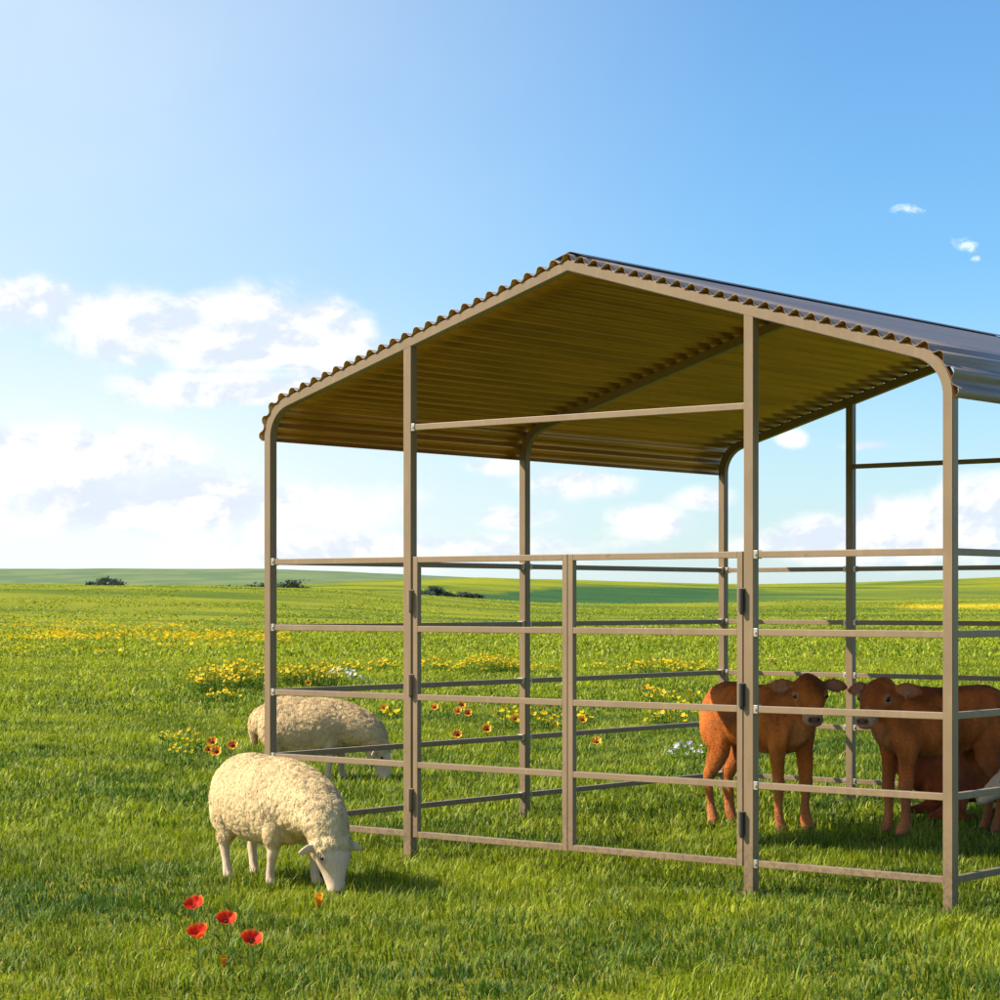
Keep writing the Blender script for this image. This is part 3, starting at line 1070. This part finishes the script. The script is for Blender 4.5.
def build_calf(loc, rz, label, poll, face, roll, seed, lying=False, scale=1.0, base=(.34, .085, .022), neck_bow=.0):
    root = empty('calf', loc, rz, label, 'calf', 'young brown calves in the shelter')
    root.scale = (scale,) * 3
    pcs = []
    dz = -.34 if lying else 0
    # trunk
    tr = [((-.40, 0, .70), .07, .09), ((-.35, 0, .69), .125, .145), ((-.25, 0, .675), .15, .175), ((-.10, 0, .645), .158, .185),
          ((.05, 0, .635), .155, .19), ((.18, 0, .64), .145, .195), ((.28, 0, .65), .12, .175), ((.36, 0, .655), .075, .12)]
    tr = [((p[0], p[1], p[2] + dz), a, b) for p, a, b in tr]
    pcs.append(loft(spline(tr), 28))
    # back line / hips / withers
    pcs.append(loft(spline([((-.36, 0, .775 + dz), .06, .04), ((-.2, 0, .80 + dz), .055, .04), ((.0, 0, .795 + dz), .05, .04), ((.2, 0, .805 + dz), .045, .045), ((.30, 0, .78 + dz), .05, .05)]), 14))
    poll = Vector(poll) + Vector((0, 0, dz * .75 if lying else 0)); f, s, u = frame(face, roll=roll)
    base_n = Vector((.24, 0, .68 + dz))
    mid = base_n.lerp(poll, .5) + Vector((.03 + neck_bow, 0, -.005))
    back = poll - f * .03 - u * .055
    pcs.append(loft(spline([(base_n, .11, .155), (mid, .078, .11), (back.lerp(mid, .25), .064, .085), (back, .058, .068)]), 22))
    # brisket
    pcs.append(loft(spline([((.24, 0, .53 + dz), .06, .06), ((.33, 0, .57 + dz), .06, .07), ((.36, 0, .66 + dz), .05, .06)]), 14))
    # head
    def H(a, b, c=0): return poll + f * a + u * b + s * c
    hd = [(H(-.035, -.045), .060, .056), (H(.0, -.045), .086, .072), (H(.05, -.05), .095, .080), (H(.10, -.058), .090, .078),
          (H(.145, -.066), .070, .068), (H(.19, -.074), .056, .056), (H(.23, -.080), .056, .050), (H(.258, -.084), .055, .042)]
    pcs.append(loft(spline(hd), 24, up=u))
    for sg in (1, -1):
        pcs.append(loft(spline([(H(.065, -.016, .078 * sg), .018, .015), (H(.10, -.020, .080 * sg), .019, .015)]), 10, up=u))   # brow
        pcs.append(loft(spline([(H(.05, -.085, .045 * sg), .03, .035), (H(.11, -.10, .042 * sg), .024, .028)]), 10, up=u))       # cheek
        pcs.append(loft(spline([(H(.24, -.056, .030 * sg), .015, .012), (H(.270, -.062, .030 * sg), .014, .011)]), 8, up=u))  # nostril rim
        # ears
        e0 = H(.0, -.035, .078 * sg); ed = (s * sg * 1.0 - f * .18 - u * .08).normalized()
        ew = (f * .55 - u * .55).normalized()
        v, F = [], []
        sec = [(0, .016, .013), (.03, .030, .012), (.065, .044, .0095), (.10, .040, .0085), (.135, .025, .008), (.158, .008, .006)]
        pcs.append(loft([(e0 + ed * a - u * a * a * 1.2, wd, th, tuple(ed.cross(ew))) for a, wd, th in sec], 14))
    # legs
    if not lying:
        for sg in (1, -1):
            j = random.Random(seed + sg).uniform(-.03, .03)
            pcs.append(loft(spline([((.26, .075 * sg, .66), .055, .11), ((.25 + j * .3, .095 * sg, .52), .050, .075), ((.255 + j, .092 * sg, .42), .038, .046),
                                    ((.262 + j, .090 * sg, .32), .034, .037), ((.268 + j, .088 * sg, .265), .037, .039), ((.264 + j, .088 * sg, .22), .026, .029),
                                    ((.262 + j, .088 * sg, .12), .024, .027), ((.268 + j, .088 * sg, .075), .031, .033), ((.282 + j, .088 * sg, .035), .029, .034), ((.290 + j, .088 * sg, .012), .030, .036)]), 14, up=(1, 0, 0)))
            j = -j
            pcs.append(loft(spline([((-.27, .075 * sg, .68), .07, .14), ((-.27, .095 * sg, .56), .062, .115), ((-.25 + j, .098 * sg, .46), .046, .075),
                                    ((-.30 + j, .094 * sg, .37), .036, .052), ((-.35 + j, .090 * sg, .30), .031, .042), ((-.352 + j, .090 * sg, .25), .026, .032),
                                    ((-.338 + j, .090 * sg, .14), .024, .027), ((-.330 + j, .090 * sg, .085), .030, .032), ((-.315 + j, .090 * sg, .04), .029, .034), ((-.305 + j, .090 * sg, .012), .029, .035)]), 14, up=(1, 0, 0)))
        pcs.append(loft(spline([((-.415, 0, .775), .018, .018), ((-.445, 0, .70), .014, .014), ((-.450, .01, .55), .011, .011), ((-.445, .012, .44), .010, .010), ((-.44, .012, .36), .020, .020), ((-.44, .012, .30), .010, .010)]), 10, up=(1, 0, 0)))
    else:
        for sg in (1, -1):
            pcs.append(loft(spline([((-.22, .10 * sg, .26), .07, .12), ((-.10, .17 * sg, .13), .055, .07), ((-.22, .20 * sg, .06), .03, .035), ((-.30, .21 * sg, .045), .024, .026), ((-.12, .23 * sg, .035), .022, .022), ((-.04, .23 * sg, .035), .03, .026)]), 14))
            pcs.append(loft(spline([((.24, .09 * sg, .26), .055, .09), ((.30, .12 * sg, .13), .045, .05), ((.40, .12 * sg, .06), .03, .032), ((.34, .15 * sg, .035), .022, .024), ((.20, .16 * sg, .035), .024, .022)]), 14))
    me = union_mesh('calf_body', pcs, .0085, 5)
    co, nn = get_co(me)
    # hide folds and muscle relief
    hm_ = np.linalg.norm(co - np.array(poll + f * .12), axis=1)
    body_w = smoothstep(hm_, .16, .24)
    rel_ = np.array([noise.noise(Vector(c) * 6.5) * .007 + noise.noise(Vector((c[0] * 30, c[1] * 12, c[2] * 7))) * .0035 for c in co])
    neckw = np.exp(-((co[:, 0] - .33) / .09) ** 2) * smoothstep(co[:, 2], .5 + dz, .6 + dz)
    fold = np.sin(co[:, 0] * 150 + co[:, 2] * 25) * .0028 * neckw
    co = co + nn * ((rel_ + fold) * body_w)[:, None]
    me.vertices.foreach_set('co', co.astype(np.float32).ravel()); me.update()
    # colour
    n = len(co)
    C = np.tile(np.array(base), (n, 1))
    def near(pt, r0, r1):
        d = np.linalg.norm(co - np.array(pt), axis=1); return (1 - smoothstep(d, r0, r1))[:, None]
    nz = np.array([noise.noise(Vector(c) * 7) for c in co])[:, None]
    nz2 = np.array([noise.noise(Vector((c[0] * 3, c[1] * 3, c[2] * 4)) + Vector((9, 2, 1))) for c in co])[:, None]
    C = C * (1 + .45 * nz) * (1 + .5 * nz2)
    spine = smoothstep(co[:, 2], .74 + dz, .82 + dz)[:, None] * (1 - smoothstep(np.abs(co[:, 1]), .03, .10))[:, None]
    C = C * (1 - spine * .35)
    low = (1 - smoothstep(co[:, 2], .06, .40))[:, None] * (0 if lying else 1)
    C = C * (1 - low * .55) + np.array([.42, .19, .085]) * low * .55
    belly = ((1 - smoothstep(co[:, 2], .42 + dz, .52 + dz)) * smoothstep(-nn[:, 2], .1, .8))[:, None]
    C = C * (1 - belly * .5) + np.array([.45, .25, .13]) * belly * .5
    mz = H(.25, -.08)
    w_ = near(mz, .050, .085) * .85; C = C * (1 - w_) + np.array([.52, .31, .20]) * w_
    nzp = H(.285, -.060)
    for kx in (-.02, 0, .02):
        w_ = near(H(.285, -.058, kx), .016, .026) * .9; C = C * (1 - w_) + np.array([.15, .07, .05]) * w_
    for sg in (1, -1):
        w_ = near(H(.100, -.034, .090 * sg), .022, .038) * .75; C = C * (1 - w_) + np.array([.5, .27, .15]) * w_
        w_ = near(H(.282, -.058, .024 * sg), .006, .012); C = C * (1 - w_) + np.array([.01, .007, .006]) * w_
        earp = H(.0, -.04, .155 * sg)
        inn = near(earp, .035, .075) * np.clip(nn @ np.array(f), 0, 1)[:, None]; C = C * (1 - inn * .7) + np.array([.50, .27, .19]) * inn * .7
    # pale throat and chest stripe
    ch = near((.37, 0, .58 + dz), .05, .16) * .35; C = C * (1 - ch) + np.array([.5, .30, .17]) * ch
    if not lying:
        hoof = (1 - smoothstep(co[:, 2], .030, .045))[:, None]; C = C * (1 - hoof) + np.array([.11, .07, .05]) * hoof
    set_tint(me, np.clip(C, .004, .9))
    link('calf_body', me, M_HIDE, root)
    for sg in (1, -1):
        bm = bmesh.new(); bmesh.ops.create_uvsphere(bm, u_segments=16, v_segments=10, radius=.0175)
        bmesh.ops.translate(bm, vec=H(.100, -.034, .0830 * sg), verts=bm.verts)
        bm_obj('eye', bm, M_EYE, root, True)
    # short coat: fine hairs lying along the hide
    rs = np.random.default_rng(seed)
    P, N = sample_surface(me, 60000, rs, lambda p: np.where(np.linalg.norm(p - np.array(nzp), axis=1) < .05, 0, 1) * np.where(p[:, 2] < .04, 0, 1))
    tree = None
    from mathutils import kdtree
    kd = kdtree.KDTree(n)
    for i, c in enumerate(co): kd.insert(c, i)
    kd.balance()
    ii = np.array([kd.find(p)[1] for p in P])
    hk = np.array([noise.noise(Vector((p[0] * 22, p[1] * 22, p[2] * 9))) for p in P])[:, None]
    col = np.clip(C[ii] * (1.05 + .6 * hk) * rs.uniform(.78, 1.28, (len(P), 1)), .004, .9)
    V, Q, Tt, CC_ = tri_ribbon(P, N, rs.uniform(.012, .026, len(P)), rs.uniform(.0008, .0018, len(P)), rs, .86, (-.7, 0, -.7), col, field=9)
    cm = raw_mesh('coat', V, Tt, Q, CC_); link('coat', cm, M_LEAF_DULL, root)
    return root


M_LEAF_DULL = foliage_mat('hair_strands', .15, .65, spec=.2)


def build_sheep(loc, rz, label, seed, head_yaw=0.0, scale=1.0, wool=(.80, .61, .34), stride=.0, lying=False, name='sheep', group='grazing sheep'):
    root = empty(name, loc, rz, label, 'sheep', group)
    root.scale = (scale,) * 3
    dz = -.24 if lying else 0
    pcs = []
    tr = [((-.36, 0, .44), .085, .11), ((-.31, 0, .43), .145, .165), ((-.20, 0, .415), .175, .195), ((-.05, 0, .400), .185, .20),
          ((.10, 0, .405), .175, .195), ((.20, 0, .42), .15, .175), ((.28, 0, .43), .11, .13)]
    tr = [((p[0], p[1], p[2] + dz), a, b) for p, a, b in tr]
    trunk = loft(spline(tr), 30)
    hy = head_yaw
    nf = Vector((math.cos(hy), math.sin(hy), 0))
    if lying:
        poll = Vector((.36, 0, .42)) + nf * .03; face = (nf + Vector((0, 0, -.45)))
    else:
        poll = Vector((.425, 0, .275)) + nf * .115; face = (nf * .42 + Vector((0, 0, -1)))
    f, s, u = frame(face, up=(nf.x, nf.y, .35) if not lying else (0, 0, 1))
    hs = 1.17
    def H(a, b, c=0): return poll + (f * a + u * b + s * c) * hs
    nk0 = Vector((.19, 0, .42 + dz)); nk = [(nk0, .145, .17), (nk0.lerp(poll, .38) + Vector((.02, 0, .03)), .125, .138),
                                            (nk0.lerp(poll, .68) + Vector((.015, 0, .022)), .102, .108), (H(-.015, -.05), .083, .085), (H(.04, -.052), .070, .066)]
    neck = loft(spline(nk), 24)
    hd = [(H(-.03, -.045), .050, .048), (H(0, -.045), .070, .064), (H(.04, -.047), .077, .067), (H(.085, -.052), .068, .062),
          (H(.125, -.060), .050, .052), (H(.165, -.068), .038, .042), (H(.198, -.074), .034, .034), (H(.214, -.076), .029, .027)]
    hd = [(p, a * hs, b * hs) for p, a, b in hd]
    head = loft(spline(hd), 22, up=u)
    ears = []
    for sg in (1, -1):
        e0 = H(.02, -.035, .062 * sg); ed = (s * sg + f * .28 - u * .25).normalized()
        ew = (f * .6 - u * .4).normalized()
        sec = [(0, .012, .010), (.025, .020, .0095), (.055, .026, .0085), (.085, .019, .008), (.108, .007, .006)]
        ears.append(loft([(e0 + ed * a, wd, th, tuple(ed.cross(ew))) for a, wd, th in sec], 12))
        ears.append(loft(spline([(H(.060, -.018, .056 * sg), .014, .012), (H(.09, -.022, .054 * sg), .013, .010)]), 10, up=u))
    legs = []
    if not lying:
        for sg in (1, -1):
            j = stride * sg
            legs.append(loft(spline([((.17, .085 * sg, .36), .06, .085), ((.17 + j * .2, .095 * sg, .28), .042, .055), ((.175 + j * .5, .092 * sg, .21), .026, .031),
                                     ((.185 + j * .8, .090 * sg, .165), .028, .030), ((.180 + j * .95, .090 * sg, .12), .021, .023),
                                     ((.178 + j * 1.1, .090 * sg, .065), .021, .023), ((.190 + j * 1.2, .090 * sg, .03), .025, .028), ((.197 + j * 1.2, .090 * sg, .010), .021, .026)]), 14, up=(1, 0, 0)))
            j = -j * .6
            legs.append(loft(spline([((-.24, .09 * sg, .40), .075, .12), ((-.25, .105 * sg, .31), .055, .085), ((-.25 + j * .3, .100 * sg, .25), .036, .050),
                                     ((-.290 + j * .7, .098 * sg, .20), .030, .040), ((-.300 + j * .9, .096 * sg, .165), .025, .031), ((-.290 + j, .095 * sg, .10), .020, .023),
                                     ((-.282 + j, .095 * sg, .055), .022, .024), ((-.272 + j, .095 * sg, .028), .024, .028), ((-.266 + j, .095 * sg, .010), .021, .026)]), 14, up=(1, 0, 0)))
    else:
        for sg in (1, -1):
            legs.append(loft(spline([((.16, .12 * sg, .12), .05, .06), ((.26, .13 * sg, .05), .03, .035), ((.14, .16 * sg, .025), .02, .02)]), 12))
            legs.append(loft(spline([((-.2, .14 * sg, .12), .06, .08), ((-.08, .19 * sg, .05), .035, .04), ((-.22, .21 * sg, .025), .02, .02)]), 12))
    tail = loft(spline([((-.40, 0, .50 + dz), .028, .022), ((-.435, 0, .44 + dz), .026, .020), ((-.43, 0, .34 + dz), .022, .018), ((-.42, 0, .28 + dz), .014, .012)]), 12, up=(1, 0, 0))
    me = union_mesh('sheep_body', [trunk, neck, head, tail] + ears + legs, .0075, 4)
    co, nn = get_co(me)
    hp = np.array(poll)
    ff, uu = np.array(f), np.array(u)

    def woolf(p):
        """1 where fleece grows"""
        rel = p - hp
        along = rel @ ff
        hm = np.linalg.norm(rel - np.outer(along, ff), axis=1)
        facem = smoothstep(along, .045, .075) * (1 - smoothstep(hm, .13, .17)) * (1 if not lying else 1)
        if not lying: facem = facem * (1 - smoothstep(p[:, 2], .32, .38))
        sidev = np.abs(rel @ np.array(s))
        earm = smoothstep(sidev, .088, .102) * (1 - smoothstep(np.abs(along - .02), .07, .10)) * (1 - smoothstep(hm, .24, .27))
        legm = (1 - smoothstep(p[:, 2], .18, .235)) * (1 - facem) if not lying else 0
        isneck = (1 - smoothstep(np.linalg.norm(rel, axis=1), .14, .20))
        if not lying: legm = legm * (1 - isneck)
        return np.clip(1 - np.maximum(np.maximum(facem, earm), legm), 0, 1)
    wm = woolf(co)
    rs = np.random.default_rng(seed)
    # woolly relief
    disp = np.zeros(len(co))
    for i, c in enumerate(co):
        if wm[i] > .02:
            v = Vector(c)
            vv = Vector((c[0] * 1.0, c[1], c[2] * .75))
            disp[i] = (noise.noise(vv * 30) * .4 + noise.noise(vv * 70) * .4) * .008 + .008 + noise.noise(v * 6) * .007
    co2 = co + nn * (disp * wm)[:, None]
    me.vertices.foreach_set('co', co2.astype(np.float32).ravel()); me.update()
    skin = np.array([.66, .50, .36])
    C = wm[:, None] * np.array(wool) + (1 - wm[:, None]) * skin
    def near(pt, r0, r1):
        d = np.linalg.norm(co - np.array(pt), axis=1); return (1 - smoothstep(d, r0, r1))[:, None]
    w_ = near(H(.222, -.062), .014, .034) * .8; C = C * (1 - w_) + np.array([.30, .17, .13]) * w_
    for sg in (1, -1):
        w_ = near(H(.22, -.058, .013 * sg), .004, .009); C = C * (1 - w_) + np.array([.03, .02, .02]) * w_
        # inside of the ear: pink skin, darkened for its inner shadow
        w_ = near(H(.045, -.05, .085 * sg), .012, .028) * .4; C = C * (1 - w_) + np.array([.5, .27, .2]) * w_
    for sg in (1, -1):
        for k_ in range(5):      # mouth line
            w_ = near(H(.215 - k_ * .012, -.088 - .002 * k_, .012 * sg + .004 * k_ * sg), .003, .007) * .6; C = C * (1 - w_) + np.array([.14, .08, .06]) * w_
        w_ = near(H(.085, -.024, .064 * sg), .012, .028) * .55; C = C * (1 - w_) + np.array([.34, .24, .17]) * w_
    hoof = (1 - smoothstep(co[:, 2], .022, .032))[:, None] * (0 if lying else 1)
    C = C * (1 - hoof) + np.array([.10, .08, .06]) * hoof
    nz = np.array([noise.noise(Vector(c) * 6) for c in co])[:, None]
    C = C * (1 + .22 * nz)
    set_tint(me, np.clip(C, .01, .92))
    link('sheep_body', me, M_SKIN, root)
    for sg in (1, -1):
        bm = bmesh.new(); bmesh.ops.create_uvsphere(bm, u_segments=16, v_segments=10, radius=.0125)
        bmesh.ops.translate(bm, vec=H(.078, -.026, .0600 * sg), verts=bm.verts)
        bm_obj('eye', bm, M_EYE, root, True)
    P, N = sample_surface(me, 130000, rs, woolf)
    k = np.array([noise.noise(Vector(p) * 12) for p in P])
    col = np.array(wool) * (1 + .22 * k[:, None]) * rs.uniform(.90, 1.12, (len(P), 1))
    col = np.clip(col, .02, .92)
    V, Q, Tt, CC_ = tri_ribbon(P, N, rs.uniform(.016, .034, len(P)), rs.uniform(.0010, .0022, len(P)), rs, .66, (-.15, 0, -.8), col, field=34)
    fm = raw_mesh('fleece', V, Tt, Q, CC_); link('fleece', fm, M_LEAF_DULL, root)
    return root


def head_to(right, toward):
    """world heading angle for a direction given as image-right and toward-camera amounts"""
    v = RT * right - FW * toward
    return math.atan2(v.y, v.x)


def local_dir(right, toward, up, rz):
    v = RT * right - FW * toward
    v = Matrix.Rotation(-rz, 3, 'Z') @ Vector((v.x, v.y, 0))
    return (v.x, v.y, up)


# near sheep
rz = head_to(.56, .70)
build_sheep(spot(272, 10.6), rz, 'cream woolly sheep grazing outside the shed in front of the corner post', 3, head_yaw=-.05, scale=.97, stride=.05)
rz = head_to(1.0, .12)
build_sheep(spot(311, 16.7), rz, 'pale woolly sheep grazing beyond the left side rails, behind the corner post', 4, head_yaw=-.1, scale=1.0, wool=(.72, .53, .29), stride=.03)

# calves
rz = head_to(.54, .72)
f_ = local_dir(.02, .95, -.70, rz)
build_calf(spot(760, 13.15), rz, 'red brown calf standing behind the right gate post with sunlit rump', (.435, -.035, .875), f_, 0, 5, base=(.56, .155, .022))
rz = head_to(-1.0, .28)
f_ = local_dir(-.62, .82, -.66, rz)
build_calf(spot(940, 12.75), rz, 'brown calf standing in shade behind the right corner post, head turned to the camera', (.405, .08, .865), f_, 0, 6, base=(.46, .118, .022))
rz = head_to(.97, -.1)
build_calf(spot(968, 13.7), rz, 'brown calf lying on the grass behind the standing calf at the right corner', (.42, .0, .80), (1, 0, -.4), 0, 7, lying=True, base=(.38, .09, .025))
# white lamb lying at the right edge
rz = head_to(-1.0, .0)
build_sheep(spot(1077, 12.6), rz, 'white lamb resting on the grass at the right edge behind the side rails', 8, wool=(.80, .78, .74), lying=True, scale=.92, name='lamb', group=None)

# ------------------------------------------------------------------ sun and sky
travel = Vector((1, .80, -1.14)).normalized()
sd = bpy.data.lights.new('sun', 'SUN'); sd.energy = 4.6; sd.angle = math.radians(.5); sd.color = (1.0, .89, .70)
so = bpy.data.objects.new('sun', sd); COL.objects.link(so)
so.rotation_euler = travel.to_track_quat('-Z', 'Y').to_euler()
el = math.asin(-travel.z); rot = math.atan2(-travel.x, -travel.y)

w = bpy.data.worlds.new('World'); scene.world = w; w.use_nodes = True
t = NT(w.node_tree); bg = w.node_tree.nodes['Background']
sky = t.add('ShaderNodeTexSky', sky_type='NISHITA'); sky.sun_disc = False
sky.sun_elevation = el; sky.sun_rotation = rot; sky.altitude = 50; sky.air_density = 1.0; sky.dust_density = .6; sky.ozone_density = 2.2
dirn = t.add('ShaderNodeTexCoord').outputs['Generated']
fx = t.vmath('DOT_PRODUCT', dirn, tuple(FW)); rx = t.vmath('DOT_PRODUCT', dirn, tuple(RT))
sep = t.add('ShaderNodeSeparateXYZ'); t.put(sep.inputs[0], dirn)
azn = t.math('ARCTAN2', rx, fx); eln = t.math('ARCSINE', sep.outputs[2])
cv = t.add('ShaderNodeCombineXYZ'); t.put(cv.inputs[0], azn); t.put(cv.inputs[1], t.math('MULTIPLY', eln, 1.5)); 
cvec = cv.outputs[0]
n_big = t.noise(cvec, 17, 6, .60, .25)
n_sm = t.noise(cvec, 60, 4, .62, .0)
off = t.add('ShaderNodeVectorMath', operation='ADD'); t.put(off.inputs[0], cvec); off.inputs[1].default_value = (-.006, .011, 0)
n_off = t.noise(off.outputs[0], 17, 6, .60, .25)


def blob(px, y, sx, sy, amp):
    a0 = math.atan((px - 500) / CF); e0 = math.atan((CH - y) / CF)
    u_ = t.math('MULTIPLY', t.math('SUBTRACT', azn, a0), CF / sx); v_ = t.math('MULTIPLY', t.math('SUBTRACT', eln, e0), CF / sy)
    r2 = t.math('ADD', t.math('MULTIPLY', u_, u_), t.math('MULTIPLY', v_, v_))
    return t.math('MULTIPLY', t.math('EXPONENT', t.math('MULTIPLY', r2, -1)), amp)


def total(bl):
    s_ = None
    for b_ in bl:
        v = blob(*b_); s_ = v if s_ is None else t.math('MAXIMUM', s_, v)
    return s_


cum = total([(225, 335, 95, 42, 1.7), (325, 342, 52, 40, 1.7), (130, 330, 90, 44, 1.3), (225, 390, 130, 22, 1.3), (30, 310, 110, 34, 1.1),
             (370, 376, 42, 16, 1.05), (10, 460, 180, 40, 1.35), (150, 505, 170, 40, 1.25), (330, 505, 120, 32, 1.0), (400, 550, 300, 22, 1.0),
             (900, 532, 60, 38, 1.6), (990, 518, 62, 42, 1.7), (830, 542, 80, 28, 1.4), (775, 545, 70, 20, 1.1),
             (650, 520, 55, 22, 1.2), (590, 484, 72, 19, 1.15), (500, 466, 44, 12, 1.0), (700, 500, 50, 19, 1.05), (380, 505, 50, 15, .95), (510, 518, 46, 16, 1.0),
             (792, 440, 18, 10, 1.1), (868, 447, 34, 7, 1.05)])
dens = t.math('ADD', t.math('MULTIPLY', cum, .66), t.math('MULTIPLY', t.math('SUBTRACT', n_big, .5), 1.10))
dens = t.math('ADD', dens, t.math('MULTIPLY', t.math('SUBTRACT', n_sm, .5), .35))
cmask = t.smooth(dens, .22, .66)
cmask = t.math('MULTIPLY', cmask, t.smooth(cum, .10, .40))
wis = total([(912, 216, 32, 10, 1), (965, 252, 26, 14, 1), (975, 266, 10, 6, 1), (490, 250, 60, 16, .6)])
wn = t.noise(cvec, 90, 4, .6, .6)
wmask = t.math('MULTIPLY', t.smooth(t.math('MULTIPLY', wis, wn), .36, .60), .55)
# haze veil: stronger low and to the left, where the sun stands
low = t.smooth(eln, 0.0, .15, 1.0, 0.0)
left = t.smooth(azn, -.27, .17, 1.0, 0.0)
vn = t.noise(cvec, 7, 3, .55)
veil = t.math('ADD', t.math('MULTIPLY', low, .52), t.math('MULTIPLY', left, t.math('ADD', .56, t.math('MULTIPLY', low, .20))))
veil = t.math('MULTIPLY', veil, t.math('ADD', .72, t.math('MULTIPLY', vn, .5)), clamp=True)
K = 1.0
skyc = t.mix(1.0, sky.outputs[0], (.64, 1.02, 1.27), 'MULTIPLY')
veilc = (6.7, 7.25, 7.35)
c1 = t.mix(veil, skyc, veilc)
shade = t.smooth(t.math('SUBTRACT', n_big, n_off), -.07, .05)
cl = t.mix(shade, (5.5, 6.05, 6.9), (7.6, 7.45, 7.25))
c2 = t.mix(t.math('MULTIPLY', cmask, .92), c1, cl)
c2 = t.mix(wmask, c2, (9.0, 9.4, 9.8))
t.put(bg.inputs['Color'], c2)
bg.inputs['Strength'].default_value = .075

# ------------------------------------------------------------------ camera
cd = bpy.data.cameras.new('camera'); co_ = bpy.data.objects.new('camera', cd); COL.objects.link(co_)
cd.sensor_width = 36; cd.lens = CF / 1000 * 36; cd.shift_y = .1008; cd.clip_end = 12000; cd.clip_start = .1
co_.location = CAM; co_.rotation_euler = (PI / 2, 0, YAW)
scene.camera = co_
scene.view_settings.view_transform = 'Standard'; scene.view_settings.look = 'None'
scene.view_settings.exposure = .95; scene.view_settings.gamma = 1
scene.view_settings.use_curve_mapping = False

w.cycles.sampling_method = 'MANUAL'; w.cycles.sample_map_resolution = 256
cy = scene.cycles
cy.max_bounces = 4; cy.diffuse_bounces = 2; cy.glossy_bounces = 2; cy.transmission_bounces = 3; cy.transparent_max_bounces = 4
